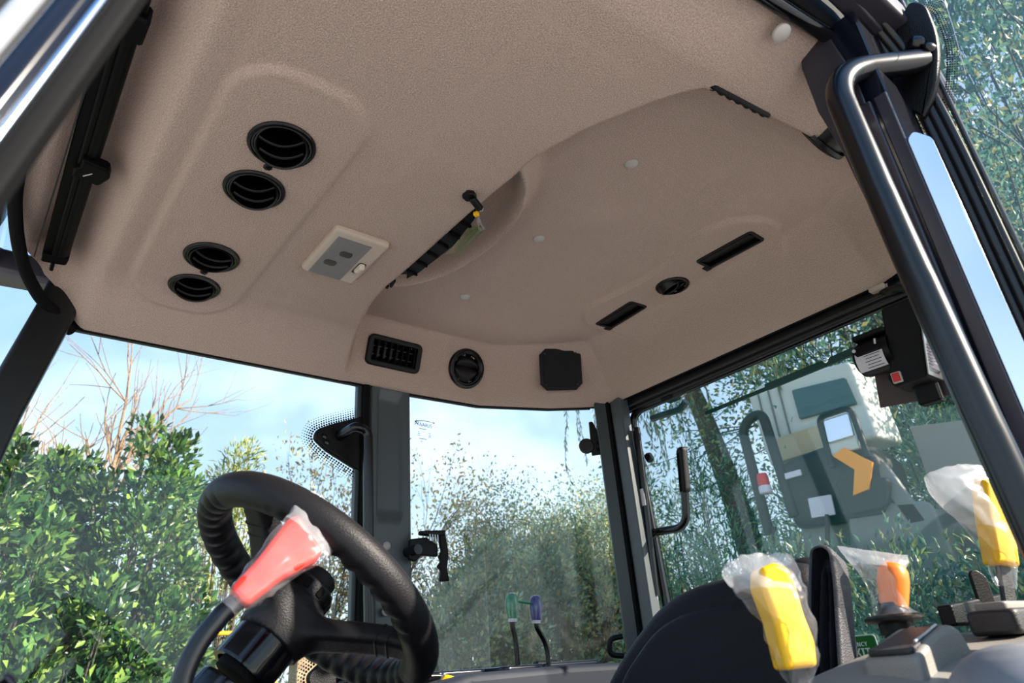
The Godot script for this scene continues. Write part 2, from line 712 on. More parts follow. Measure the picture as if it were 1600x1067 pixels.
# ---------------------------------------------------------------- the scene
func _ready() -> void:
	rng.seed = 7
	# camera: 24 mm lens at the edge of the open near door, looking up and to the rear
	var cam := Camera3D.new()
	cam.name = "camera"
	add_child(cam)
	cam.transform = Transform3D(Basis(Vector3(0.785, -0.074, 0.615), Vector3(-0.217, 0.897, 0.385), Vector3(-0.58, -0.436, 0.688)).orthonormalized(), Vector3(0, 0.6, 0))
	var lens := CameraAttributesPhysical.new()
	lens.frustum_focal_length = 23.84
	lens.frustum_focus_distance = 1.6
	lens.frustum_near = 0.05
	lens.frustum_far = 400.0
	lens.exposure_aperture = 7.1
	cam.attributes = lens
	cam.fov = 53.44
	cam.near = 0.05
	cam.far = 400.0
	cam.current = true

	# sky with thin high cloud
	var sky := ProceduralSkyMaterial.new()
	sky.sky_top_color = Color(0.3, 0.58, 0.87)
	sky.sky_horizon_color = Color(0.86, 0.97, 1.0)
	sky.sky_curve = 0.36
	sky.ground_bottom_color = Color(0.4, 0.38, 0.34)
	sky.ground_horizon_color = Color(0.6, 0.6, 0.56)
	sky.sun_angle_max = 30.0
	sky.sun_curve = 0.3
	sky.sky_energy_multiplier = 1.08
	sky.sky_cover = cloud_cover()
	var env := Environment.new()
	env.background_mode = Environment.BG_SKY
	env.sky = Sky.new()
	env.sky.sky_material = sky
	env.tonemap_mode = Environment.TONE_MAPPER_LINEAR
	env.tonemap_exposure = 1.2
	env.sdfgi_enabled = true
	env.ssao_enabled = true
	env.ssil_enabled = true
	var we := WorldEnvironment.new()
	we.name = "world_environment"
	we.environment = env
	add_child(we)
	# sun: behind the tractor and on the open door's side, about 27 degrees up
	var sun := DirectionalLight3D.new()
	sun.name = "sun"
	add_child(sun)
	sun.look_at_from_position(Vector3(0.5, 0.45, 0.74) * 10.0, Vector3.ZERO)
	sun.light_color = Color(1.0, 0.955, 0.89)
	sun.light_energy = 4.2
	sun.light_angular_distance = 0.6
	sun.shadow_enabled = true

	materials()
	yard()
	cab_shell()
	cab_glass()
	roof_fittings()
	controls()
	seat_and_console()
	rear_gear()
	door_gear()
	outside()

func cloud_cover() -> ImageTexture:
	var n := FastNoiseLite.new()
	n.seed = 11
	n.frequency = 1.1
	n.fractal_octaves = 5
	n.domain_warp_enabled = true
	n.domain_warp_amplitude = 0.5
	n.domain_warp_frequency = 1.2
	var im := Image.create(512, 256, false, Image.FORMAT_RGBA8)
	for y in 128:
		var el := PI * 0.5 - PI * (y + 0.5) / 256.0
		for x in 512:
			var az := TAU * (x + 0.5) / 512.0
			var d := Vector3(cos(az) * cos(el), sin(el), sin(az) * cos(el))
			# a sheet of cloud at one height: far cloud lies flat near the horizon
			var q := Vector3(d.x, 0.0, d.z) / (d.y + 0.25)
			var k := n.get_noise_3d(q.x * 1.3, q.z * 0.8, 2.0) * 0.5 + 0.5
			k = ss(0.3, 0.85, k)
			im.set_pixel(x, y, Color(1, 1, 1, k * 0.42))
	return ImageTexture.create_from_image(im)

func yard() -> void:
	var b := Mb.new()
	b.box(Vector3(60, 0.4, 44), Vector3(5, -1.15, 17.4))
	struct("ground", b, M.yard, "pale gravelled yard around the tractor")
	b = Mb.new()
	b.box(Vector3(300, 0.4, 300), Vector3(0, -1.3, 0))
	struct("ground_meadow", b, M.grass, "rough grass beyond the yard")

# ---------------------------------------------------------------- cab shell
const RIM := [Vector2(-0.1, -1.6), Vector2(0.95, -1.6), Vector2(1.187, -1.588), Vector2(1.407, -1.506), Vector2(1.532, -1.428), Vector2(1.565, -1.36)]
const RIM2 := [Vector2(-0.1, -0.315), Vector2(0.1, -0.3), Vector2(0.7, -0.256), Vector2(0.92, -0.24), Vector2(1.2, -0.25), Vector2(1.4, -0.31), Vector2(1.53, -0.42), Vector2(1.565, -0.5)]
const FRONT := [Vector2(-1.6, 0.085), Vector2(-1.588, 0.06), Vector2(-1.562, 0.025), Vector2(-1.5, -0.016), Vector2(-1.37, -0.046), Vector2(-1.2, -0.055), Vector2(-0.3, -0.055)]   # z, x of the windscreen edge
const STEP := [Vector2(0.735, -1.66), Vector2(0.722, -1.55), Vector2(0.69, -1.42), Vector2(0.66, -1.3), Vector2(0.655, -1.22), Vector2(0.662, -0.69), Vector2(0.69, -0.585), Vector2(0.742, -0.47), Vector2(0.783, -0.408), Vector2(0.83, -0.388), Vector2(0.916, -0.382), Vector2(1.126, -0.356), Vector2(1.6, -0.35)]

const HOLES := [[Vector3(0.283, 1.412, -0.885), 0.044], [Vector3(0.285, 1.412, -1.02), 0.043], [Vector3(0.288, 1.412, -1.277), 0.0435], [Vector3(0.292, 1.412, -1.413), 0.043], [Vector3(1.385, 1.512, -0.946), 0.037], [Vector3(1.113, 1.441, -1.551), 0.046]]

const SLOT_HOLES := [[Vector2(1.374, -0.752), 0.068, 0.165, 0.04], [Vector2(1.386, -1.142), 0.07, 0.158, -0.06]]   # x and z, width, length, turn

func along(line: Array, x: float) -> float:
	for k in line.size() - 1:
		if x <= line[k + 1].x:
			return lerpf(line[k].y, line[k + 1].y, clampf((x - line[k].x) / (line[k + 1].x - line[k].x), 0, 1))
	return line[-1].y

func from_step(q: Vector2) -> float:   # distance past the edge of the front module, into the raised rear part
	var best := 1e9
	var sgn := 1.0
	for k in STEP.size() - 1:
		var a: Vector2 = STEP[k]
		var b: Vector2 = STEP[k + 1]
		var h := clampf((q - a).dot(b - a) / (b - a).length_squared(), 0, 1)
		var d := (q - a - (b - a) * h).length()
		if d < best - 1e-7:
			best = d
			sgn = 1.0 if (b - a).cross(q - a) < 0.0 else -1.0
	return best * sgn

func to_line(q: Vector2, line: Array) -> float:
	var best := 1e9
	for k in line.size() - 1:
		var a: Vector2 = line[k]
		var b: Vector2 = line[k + 1]
		var h := clampf((q - a).dot(b - a) / (b - a).length_squared(), 0, 1)
		best = minf(best, (q - a - (b - a) * h).length())
	return best

const WALL_LINE := [Vector2(-0.1, -1.6), Vector2(0.95, -1.6), Vector2(1.187, -1.588), Vector2(1.407, -1.506), Vector2(1.532, -1.428), Vector2(1.565, -1.36), Vector2(1.568, -0.5), Vector2(1.53, -0.42)]

func liner(x: float, z: float) -> float:
	var q := Vector2(x, z)
	var past := from_step(q)
	var far := z - along(RIM, x)
	var near := along(RIM2, x) - z
	var wall := to_line(q, WALL_LINE)
	# front module with its proud vent panel
	var mod := 1.42
	var pd := Vector2(absf(x - 0.283) - 0.112 + 0.085, absf(z + 1.12) - 0.385 + 0.085)
	var panel := Vector2(maxf(pd.x, 0), maxf(pd.y, 0)).length() + minf(maxf(pd.x, pd.y), 0.0) - 0.085
	mod -= 0.008 * (1.0 - ss(-0.006, 0.009, panel))
	mod -= 0.075 * pow(clampf(1.0 - far / 0.17, 0, 1), 1.7)
	mod += 0.045 * pow(clampf(1.0 - near / 0.13, 0, 1), 1.4)
	mod -= 0.008 * exp(-pow((x - 0.128) / 0.028, 2.0)) * ss(0.05, 0.2, far)
	# front edge curls up into the blind's trough
	if x < 0.125:
		mod += 0.066 * ss(0.125, 0.05, x) - 0.02 * ss(0.02, -0.02, x)
	# raised rear part
	var rec := 1.52
	var g := clampf((z + 1.14) / 0.39, 0, 1)
	var cap := Vector2(x - 1.378, z - clampf(z, -1.14, -0.75)).length() - (0.105 - 0.03 * sin(g * PI) + 0.022 * g)
	rec -= 0.009 * (1.0 - ss(-0.005, 0.006, cap))
	rec -= 0.008 * exp(-(Vector2((x - 1.0) / 0.05, (z + 0.86) / 0.05)).length_squared())
	rec = lerpf(1.347, rec, ss(0.0, 1.0, pow(clampf((wall - 0.004) / (0.085 if x < 1.2 else lerpf(0.085, 0.14, ss(1.2, 1.45, x))), 0, 1), 0.85)))
	# pod around the radio opening: a rounded rim that drops below the rear part, hollow inside
	var e := Vector2((x - 0.645) / 0.165, (z + 1.02) / 0.27).length()
	rec -= 0.055 * (exp(-pow((e - 1.0) / 0.11, 2.0)) if e > 1.0 else exp(-pow((e - 1.0) / 0.07, 2.0)))
	if e < 0.9:
		rec += 0.012 * ss(0.9, 0.7, e)
	var h := lerpf(mod, rec, ss(0.0, 0.03, past))
	return h

func hit_liner(from: Vector3, dir: Vector3) -> Transform3D:   # where a level ray meets the liner's side; y of the frame looks along its normal
	var q := from
	for k in 4000:
		if liner(q.x, q.z) < q.y:
			break
		q += dir * 0.0004
	var e := 0.002
	var n := Vector3(liner(q.x + e, q.z) - liner(q.x - e, q.z), -2.0 * e, liner(q.x, q.z + e) - liner(q.x, q.z - e))
	return Transform3D(Basis(Vector3.ZERO, n.normalized(), Vector3.ZERO), q)

func cab_shell() -> void:
	var b := Mb.new()
	var nx := 250
	var nz := 240
	b.sheet(nx, nz, func(u: float, w: float) -> Vector3:
		var x := -0.055 + 1.62 * u
		x = lerpf(along(FRONT, lerpf(-1.6, -0.31, w)), 1.565, u)
		var z := lerpf(along(RIM, x), along(RIM2, x), w)
		return Vector3(x, liner(x, z), z))
	var keep := PackedInt32Array()   # openings behind the vents
	for k in range(0, b.t.size(), 3):
		var m := (b.v[b.t[k]] + b.v[b.t[k + 1]] + b.v[b.t[k + 2]]) / 3.0
		var cut := false
		for h in HOLES:
			if m.distance_squared_to(h[0]) < h[1] * h[1]:
				cut = true
		for h in SLOT_HOLES:
			var q := Vector2(m.x - h[0].x, m.z - h[0].y).rotated(h[3])
			if absf(q.x) < h[1] * 0.5 - 0.005 and absf(q.y) < h[2] * 0.5 - 0.005 and m.y > 1.45:
				cut = true
		if absf(m.x - 0.868) < 0.076 and absf(m.y - 1.438) < 0.032 and m.z < -1.5:
			cut = true
		if not cut:
			keep.append_array(b.t.slice(k, k + 3))
	b.t = keep
	# rolled edge: out and up to the roof panel
	var loop := []
	for i in nx + 1:
		loop.append(b.v[i])
	for j in range(1, nz + 1):
		loop.append(b.v[j * (nx + 1) + nx])
	for i in range(nx - 1, -1, -1):
		loop.append(b.v[nz * (nx + 1) + i])
	var ceil := struct("ceiling", b, M.felt, "beige felt headliner of the tractor cab", 180.0)
	var mid := Vector3(0.75, 0, -0.93)
	b = Mb.new()
	b.sheet(loop.size() - 1, 4, func(u: float, w: float) -> Vector3:
		var q: Vector3 = loop[int(round(u * (loop.size() - 1)))]
		var out := Vector3(q.x - clampf(q.x, 0.35, 1.2), 0, q.z + 0.93).normalized()
		return q + out * [0.0, 0.006, 0.012, 0.014, 0.014][int(w * 4)] + Vector3.UP * [0.0, -0.003, 0.0, 0.03, 1.62 - q.y][int(w * 4)])
	obj("liner_edge", b, M.rubber, ceil, 60.0)
	# outer roof
	b = Mb.new()
	var plan := round_poly([Vector2(-0.34, 0.26), Vector2(1.15, 0.22), Vector2(1.62, 0.46), Vector2(1.62, 1.42), Vector2(1.2, 1.62), Vector2(-0.34, 1.64)], 0.1)
	b.slab(plan, 0.12, Transform3D(Basis(Vector3.RIGHT, Vector3.FORWARD, Vector3.UP), Vector3(0, 1.68, 0)), 0.04)
	obj("roof_panel", b, M.visor_grey, ceil)

	# floor pan, low walls, cowl
	b = Mb.new()
	b.box(Vector3(1.62, 0.06, 1.36), Vector3(0.75, -0.03, -0.94), Basis(), 0.01)
	struct("floor", b, M.rubber, "black rubber floor of the cab")
	b = Mb.new()
	b.box(Vector3(1.64, 0.1, 0.06), Vector3(0.76, 0.05, -1.62), Basis(), 0.01)
	b.box(Vector3(0.7, 0.5, 0.06), Vector3(1.25, 0.3, -1.62), Basis(), 0.01)
	struct("wall_right", b, M.pillar_dark, "low dark side panel below the far glass")
	b = Mb.new()
	b.box(Vector3(0.06, 0.56, 1.3), Vector3(1.58, 0.28, -0.93), Basis(), 0.01)
	struct("wall_back", b, M.pillar_dark, "low dark panel below the rear window")
	b = Mb.new()
	b.box(Vector3(0.06, 0.5, 1.3), Vector3(-0.14, 0.25, -0.93), Basis(), 0.01)
	struct("wall_front", b, M.pillar_dark, "low dark cowl below the windscreen")
	# far A pillar, raked, with a black rubber edge
	b = Mb.new()
	b.sweep(rect(0.075, 0.05, 0.012), [Vector3(0.075, 1.45, -1.605), Vector3(0.062, 1.37, -1.605), Vector3(0.012, 1.13, -1.605), Vector3(-0.05, 0.7, -1.605), Vector3(-0.1, 0.0, -1.605)], Vector3(0, 0, 1))
	var t1 := struct("trim_1", b, M.rail_black, "raked dark front pillar on the far side of the cab")
	b = Mb.new()
	b.tube(spline([Vector3(-0.062, 1.46, -0.6), Vector3(-0.056, 1.455, -1.2), Vector3(-0.046, 1.448, -1.37), Vector3(-0.016, 1.42, -1.5), Vector3(0.025, 1.385, -1.562), Vector3(0.06, 1.368, -1.588), Vector3(0.085, 1.348, -1.6), Vector3(0.1, 1.342, -1.612)]), 0.0125)
	obj("seal", b, M.rubber, t1)
	# far B pillar: pressed grey steel with two recessed panels
	b = Mb.new()
	b.sheet(28, 90, func(u: float, w: float) -> Vector3:
		var x := lerpf(0.815, 0.955, u)
		var y := lerpf(0.0, 1.4, w)
		var edge := minf(u, 1.0 - u) * 0.14
		var z := -1.6 - 0.02 * (1.0 - ss(0.0, 0.012, edge))
		for pr in [[1.21, 0.165], [0.68, 0.165], [0.28, 0.14]]:
			var dx := absf(x - 0.882) - 0.03
			var dy: float = absf(y - pr[0] + 0.05) - pr[1]
			var d := Vector2(maxf(dx, 0), maxf(dy, 0)).length() + minf(maxf(dx, dy), 0.0) - 0.006
			z -= 0.011 * (1.0 - ss(-0.005, 0.004, d))
		return Vector3(x, y, z), 0.03)
	var t2 := struct("trim_2", b, M.pillar_grey, "grey pressed-steel centre pillar between door glass and side window", 50.0)
	b = Mb.new()
	b.lathe([Vector2(0.0, 0.004), Vector2(0.006, 0.0035), Vector2(0.0105, 0.0), Vector2(0.0105, -0.006)], standing(Vector3(0.872, 0.912, -1.597), Vector3(0, 0, 1)), 20)
	obj("hole_plug", b, M.cap_grey, t2)
	b = Mb.new()
	b.lathe([Vector2(0.0, 0.004), Vector2(0.006, 0.0035), Vector2(0.0105, 0.0), Vector2(0.0105, -0.006)], standing(Vector3(0.872, 0.755, -1.597), Vector3(0, 0, 1)), 20)
	obj("hole_plug", b, M.cap_grey, t2)
	b = Mb.new()   # door seal and frame edge along the pillar's front
	b.sweep(rect(0.02, 0.03, 0.006), [Vector3(0.8, 0.0, -1.612), Vector3(0.806, 0.8, -1.612), Vector3(0.808, 1.37, -1.612)], Vector3(0, 0, 1))
	obj("door_seal", b, M.rubber, t2)
	b = Mb.new()
	b.sweep(rect(0.014, 0.02, 0.004), [Vector3(0.786, 0.0, -1.62), Vector3(0.79, 0.8, -1.62), Vector3(0.793, 1.37, -1.62)], Vector3(0, 0, 1))
	obj("frame_edge", b, M.pillar_dark, t2)
	# far C pillar at the rear corner: two folds with a dark joint
	b = Mb.new()
	b.sweep(rect(0.05, 0.06, 0.008), [Vector3(1.555, 0.0, -1.425), Vector3(1.555, 1.39, -1.42)], Vector3(0.7, 0, -0.7))
	var t3 := struct("trim_3", b, M.pillar_dark, "dark green-grey rear corner pillar beside the rear window")
	b = Mb.new()
	b.sweep(rect(0.045, 0.04, 0.006), [Vector3(1.57, 0.0, -1.362), Vector3(1.57, 1.37, -1.358)], Vector3(1, 0, 0))
	obj("inner_fold", b, M.pillar_grey, t3)
	b = Mb.new()
	b.sweep(rect(0.014, 0.03, 0.003), [Vector3(1.556, 0.0, -1.392), Vector3(1.556, 1.37, -1.388)], Vector3(1, 0, 0))
	obj("joint_seal", b, M.rubber, t3)
	# rail above the rear window
	b = Mb.new()
	b.sweep(rect(0.03, 0.056, 0.006), [Vector3(1.6, 1.354, -1.42), Vector3(1.6, 1.354, -0.43)], Vector3.UP)
	b.sweep(rect(0.022, 0.02, 0.005), [Vector3(1.612, 1.327, -1.4), Vector3(1.612, 1.327, -0.44)], Vector3.UP)
	struct("trim_4", b, M.rail_black, "black header rail above the rear window")
	# rails above far side windows
	b = Mb.new()
	b.sweep(rect(0.012, 0.03, 0.003), [Vector3(0.05, 1.36, -1.618), Vector3(0.95, 1.36, -1.618), Vector3(1.187, 1.36, -1.605), Vector3(1.41, 1.36, -1.522), Vector3(1.53, 1.36, -1.45)], Vector3.UP)
	struct("trim_5", b, M.rail_black, "thin dark rail above the far side glass")
	# near B pillar
	near_post()
	# near A pillar, close to the lens: dark seal, added highlight bead, glossy navy post and outer moulding
	var foot := Vector3(-0.1195, 0.3, -0.3)
	var head := Vector3(0.1285, 1.46, -0.3)
	b = Mb.new()
	b.sweep(rect(0.014, 0.022, 0.006, 5), [foot + Vector3(-0.0225, 0, 0), head + Vector3(-0.0225, 0, 0)], Vector3(0, 0, 1))
	var t7 := struct("trim_7", b, M.navy_gloss, "glossy navy front pillar close to the lens at upper left", 60.0)
	b = Mb.new()
	b.sweep(rect(0.011, 0.02, 0.004), [foot + Vector3(-0.0055, 0, 0), head + Vector3(-0.0055, 0, 0)], Vector3(0, 0, 1))
	obj("door_seal", b, M.rubber, t7, 60.0)
	b = Mb.new()  # added chrome bead imitates the highlight on the navy post
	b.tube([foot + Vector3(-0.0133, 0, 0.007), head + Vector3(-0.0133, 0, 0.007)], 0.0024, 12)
	obj("highlight_bead", b, M.chrome, t7, 60.0)
	b = Mb.new()
	b.sweep(rect(0.01, 0.016, 0.005, 4), [foot + Vector3(-0.036, 0, 0.002), head + Vector3(-0.036, 0, 0.002)], Vector3(0, 0, 1))
	obj("outer_moulding", b, M.silver_paint, t7, 60.0)
	# sun visor outside the windscreen
	b = Mb.new()
	b.slab(round_poly([Vector2(-0.36, 0.3), Vector2(-0.064, 0.3), Vector2(-0.064, 1.635), Vector2(0.09, 1.635), Vector2(0.09, 1.7), Vector2(-0.3, 1.74)], [0.03, 0.01, 0.01, 0.01, 0.02, 0.1]), 0.06, Transform3D(Basis(Vector3.RIGHT, Vector3.FORWARD, Vector3.UP), Vector3(0, 1.49, 0)), 0.012)
	struct("trim_8", b, M.visor_grey, "grey roof visor outside the windscreen", 50.0)

func near_post() -> void:
	var b := Mb.new()
	b.box(Vector3(0.1, 1.5, 0.046), Vector3(0.95, 0.72, -0.221), Basis(), 0.003)
	var t := struct("trim_6", b, M.navy_gloss, "glossy dark centre pillar of the open near door")
	b = Mb.new()   # head of the pillar spreads under the liner
	b.slab(PackedVector2Array([Vector2(-0.27, 1.1), Vector2(-0.24, 1.1), Vector2(-0.228, 1.25), Vector2(-0.228, 1.356), Vector2(-0.243, 1.47), Vector2(-0.285, 1.47), Vector2(-0.294, 1.43), Vector2(-0.293, 1.337), Vector2(-0.28, 1.25)]), 0.04, Transform3D(Basis(Vector3.BACK, Vector3.UP, Vector3.LEFT), Vector3(0.918, 0, 0)), 0.003)
	obj("pillar_head", b, M.post_plum, t)
	b = Mb.new()
	b.box(Vector3(0.006, 1.4, 0.022), Vector3(0.898, 0.6, -0.233), Basis(), 0.002)
	obj("inner_face", b, M.post_plum, t)
	b = Mb.new()
	b.box(Vector3(0.004, 1.4, 0.018), Vector3(0.899, 0.6, -0.2085), Basis(), 0.0015)
	obj("outer_face", b, M.post_plum, t)
	b = Mb.new()
	b.slab(round_poly([Vector2(-0.014, -0.58), Vector2(0.013, -0.58), Vector2(0.013, 0.58), Vector2(-0.004, 0.6), Vector2(-0.014, 0.59)], 0.006), 0.004, facing(Vector3(0.906, 0.62, -0.1865), Vector3(-0.93, 0, 0.36)), 0.001)
	obj("polished_cheek", b, M.chrome, t)
	for q in [[1.01, -0.189, 0.0075], [1.012, -0.178, 0.0075], [1.014, -0.167, 0.0065]]:   # ribbed rubber seals, bent forward under the roof
		b = Mb.new()
		b.tube(spline([Vector3(q[0], 0.0, q[1]), Vector3(q[0], 0.9, q[1]), Vector3(q[0], 1.25, q[1] - 0.001), Vector3(q[0] - 0.01, 1.4, q[1] - 0.008), Vector3(q[0] - 0.04, 1.47, q[1] - 0.016), Vector3(q[0] - 0.12, 1.5, q[1] - 0.02)], 6), q[2], 12)
		obj("ribbed_seal", b, M.rubber_sheen, t, 60.0)
	b = Mb.new()
	b.sweep(rect(0.028, 0.03, 0.006), [Vector3(0.2, 1.5, -0.235), Vector3(0.7, 1.5, -0.205), Vector3(0.9, 1.49, -0.2), Vector3(1.06, 1.46, -0.2)], Vector3.UP)
	b.sweep(rect(0.05, 0.05, 0.008), [Vector3(0.3, 1.52, -0.22), Vector3(0.8, 1.51, -0.19), Vector3(1.0, 1.49, -0.18), Vector3(1.2, 1.45, -0.2)], Vector3.UP)
	obj("door_header", b, M.post_plum, t)
	b = Mb.new()
	b.tube(spline([Vector3(0.3, 1.412, -0.285), Vector3(0.5, 1.425, -0.272), Vector3(0.72, 1.44, -0.258), Vector3(0.85, 1.452, -0.248), Vector3(0.925, 1.458, -0.24)], 5), 0.0115, 14)
	obj("door_trim", b, M.gloss_black, t)
	b = Mb.new()   # striker loop
	b.tube(fillet([Vector3(0.9, 1.303, -0.243), Vector3(0.884, 1.3, -0.237), Vector3(0.882, 1.268, -0.238), Vector3(0.9, 1.262, -0.246)], 0.012, 6), 0.0035, 10)
	obj("striker", b, M.brass, t)

# ---------------------------------------------------------------- glass
func pane(called: String, m: Material, pts: Array, label: String, thick := 0.004) -> MeshInstance3D:   # corners in order round the pane
	var b := Mb.new()
	b.sheet(1, 1, func(u: float, w: float) -> Vector3:
		return (pts[0] as Vector3).lerp(pts[1], u).lerp((pts[3] as Vector3).lerp(pts[2], u), w))
	return struct(called, b, m, label)

func frit(pad: PackedVector2Array, xf: Transform3D, parent: Node3D, rows: int, gap: float) -> void:   # printed dots that thin out round a black pad
	var dot := Mb.new()
	dot.slab(disc(0.5, 8), 0.3)
	var at := []
	for r in rows:
		var grown: Array = Geometry2D.offset_polygon(pad, gap * (r + 0.7))
		if grown.is_empty():
			continue
		var g: PackedVector2Array = grown[0]
		var run := 0.0 if r % 2 == 0 else gap * 0.6
		for k in g.size():
			var a := g[k]
			var d := g[(k + 1) % g.size()]
			var l := a.distance_to(d)
			while run < l:
				var q := a.lerp(d, run / l)
				var s := gap * (0.95 - 0.75 * r / rows)
				at.append(xf * Transform3D(Basis().scaled(Vector3(s, s, 0.0012)), Vector3(q.x, q.y, 0)))
				run += gap * 1.2
			run -= l
	var mm := MultiMesh.new()
	mm.transform_format = MultiMesh.TRANSFORM_3D
	mm.mesh = dot.mesh()
	mm.instance_count = at.size()
	for k in at.size():
		mm.set_instance_transform(k, at[k])
	var o := MultiMeshInstance3D.new()
	o.name = "frit_dots"
	o.multimesh = mm
	o.material_override = M.frit_black
	parent.add_child(o, true)
	stuff(o)

func cab_glass() -> void:
	pane("window_1", M.glass, [Vector3(0.965, 0.35, -1.622), Vector3(1.187, 0.35, -1.605), Vector3(1.187, 1.37, -1.605), Vector3(0.965, 1.37, -1.622)], "clear far side window between the grey pillar and the rear corner")
	var w: Node3D = get_node("window_1")
	var b := Mb.new()
	b.sheet(6, 1, func(u: float, q: float) -> Vector3:
		var x := lerpf(1.187, 1.53, u)
		return Vector3(x, lerpf(0.35, 1.37, q), along(RIM, x) - 0.02))
	obj("curved_pane", b, M.glass, w)
	# maker's mark etched at its top corner
	var tx := TextMesh.new()
	tx.text = "PANARUS"
	tx.font = SystemFont.new()
	tx.font.font_names = PackedStringArray(["Droid Sans"])
	tx.font_size = 16
	tx.pixel_size = 0.0009
	tx.depth = 0.0004
	var o := obj("etched_mark", tx, M.ink, w)
	o.position = Vector3(1.0, 1.264, -1.617)
	o.rotation_degrees = Vector3(0, 4, 0)
	b = Mb.new()
	b.tube([Vector3(0.972, 1.272, -1.617), Vector3(1.0, 1.276, -1.615), Vector3(1.03, 1.275, -1.613)], [0.0018, 0.001, 0.0006], 6)
	b.tube([Vector3(0.972, 1.272, -1.617), Vector3(0.981, 1.263, -1.616)], [0.0018, 0.0006], 6)
	b.box(Vector3(0.006, 0.003, 0.0006), Vector3(1.033, 1.274, -1.614))
	for k in 2:
		b.box(Vector3(0.024, 0.0016, 0.0006), Vector3(0.997, 1.251 - 0.03 * k, -1.616))
	for q in [[0.983, 1.235], [1.02, 1.235]]:
		for k in 3:
			b.box(Vector3(0.009 - 0.002 * k, 0.0014, 0.0006), Vector3(q[0], q[1] + 0.005 * (k - 1), -1.616))
	obj("etched_lines", b, M.etch, w)
	pane("window_2", M.glass, [Vector3(-0.13, 0.5, -0.34), Vector3(-0.13, 0.5, -1.58), Vector3(-0.055, 1.47, -1.58), Vector3(-0.055, 1.47, -0.34)], "clear windscreen")
	pane("window_3", M.glass, [Vector3(1.02, 0.35, -0.2), Vector3(1.5, 0.35, -0.36), Vector3(1.5, 1.4, -0.36), Vector3(1.02, 1.4, -0.2)], "clear near rear side window")
	# rear window: tinted pane hung from the header, a little open at the bottom
	pane("window_4", M.rear_glass, [Vector3(1.68, 0.35, -1.36), Vector3(1.68, 0.35, -0.34), Vector3(1.62, 1.325, -0.36), Vector3(1.62, 1.325, -1.345)], "green tinted rear window, open a crack at the bottom")
	# far door
	pane("door_1", M.glass, [Vector3(-0.12, 0.05, -1.625), Vector3(0.8, 0.05, -1.625), Vector3(0.8, 1.36, -1.625), Vector3(0.07, 1.36, -1.625)], "clear glass far door, closed, with black grab handle")
	var door: Node3D = get_node("door_1")
	var pad := round_poly([Vector2(0.665, 1.175), Vector2(0.672, 1.2), Vector2(0.715, 1.222), Vector2(0.805, 1.258), Vector2(0.82, 1.258), Vector2(0.82, 1.1), Vector2(0.8, 1.1), Vector2(0.7, 1.147)], [0.015, 0.02, 0.02, 0.004, 0.002, 0.002, 0.004, 0.03])
	b = Mb.new()
	b.slab(pad, 0.016, Transform3D(Basis(), Vector3(0, 0, -1.615)), 0.005)
	obj("handle_pad", b, M.black_plastic, door)
	frit(pad, Transform3D(Basis(), Vector3(0, 0, -1.622)), door, 5, 0.0062)
	var low_pad := PackedVector2Array()
	for q in pad:
		low_pad.append(Vector2(q.x + 0.015, 1.25 + 0.55 - q.y))
	b = Mb.new()
	b.slab(low_pad, 0.016, Transform3D(Basis(), Vector3(0, 0, -1.615)), 0.005)
	obj("handle_pad", b, M.black_plastic, door)
	frit(low_pad, Transform3D(Basis(), Vector3(0, 0, -1.622)), door, 5, 0.0062)
	b = Mb.new()
	b.tube(fillet([Vector3(0.735, 1.19, -1.606), Vector3(0.752, 1.2, -1.545), Vector3(0.785, 1.19, -1.545), Vector3(0.798, 0.8, -1.55), Vector3(0.805, 0.62, -1.55), Vector3(0.76, 0.6, -1.61)], 0.035, 8), 0.0135, 16)
	obj("grab_handle", b, M.tube_black, door, 60.0).set_meta("label", "slim black tube grab handle")
	for q in [[0.693, 1.183], [0.7, 1.168]]:
		b = Mb.new()
		b.lathe([Vector2(0.008, 0.0), Vector2(0.007, 0.004), Vector2(0.0002, 0.006)], standing(Vector3(q[0], q[1], -1.608), Vector3.BACK), 14)
		obj("bolt", b, M.tube_black, door)
	b = Mb.new()
	b.tube(fillet([Vector3(0.8, 1.205, -1.606), Vector3(0.803, 1.2, -1.585), Vector3(0.803, 1.17, -1.585), Vector3(0.8, 1.165, -1.606)], 0.01, 5), 0.003, 8)
	obj("striker", b, M.brass, door)

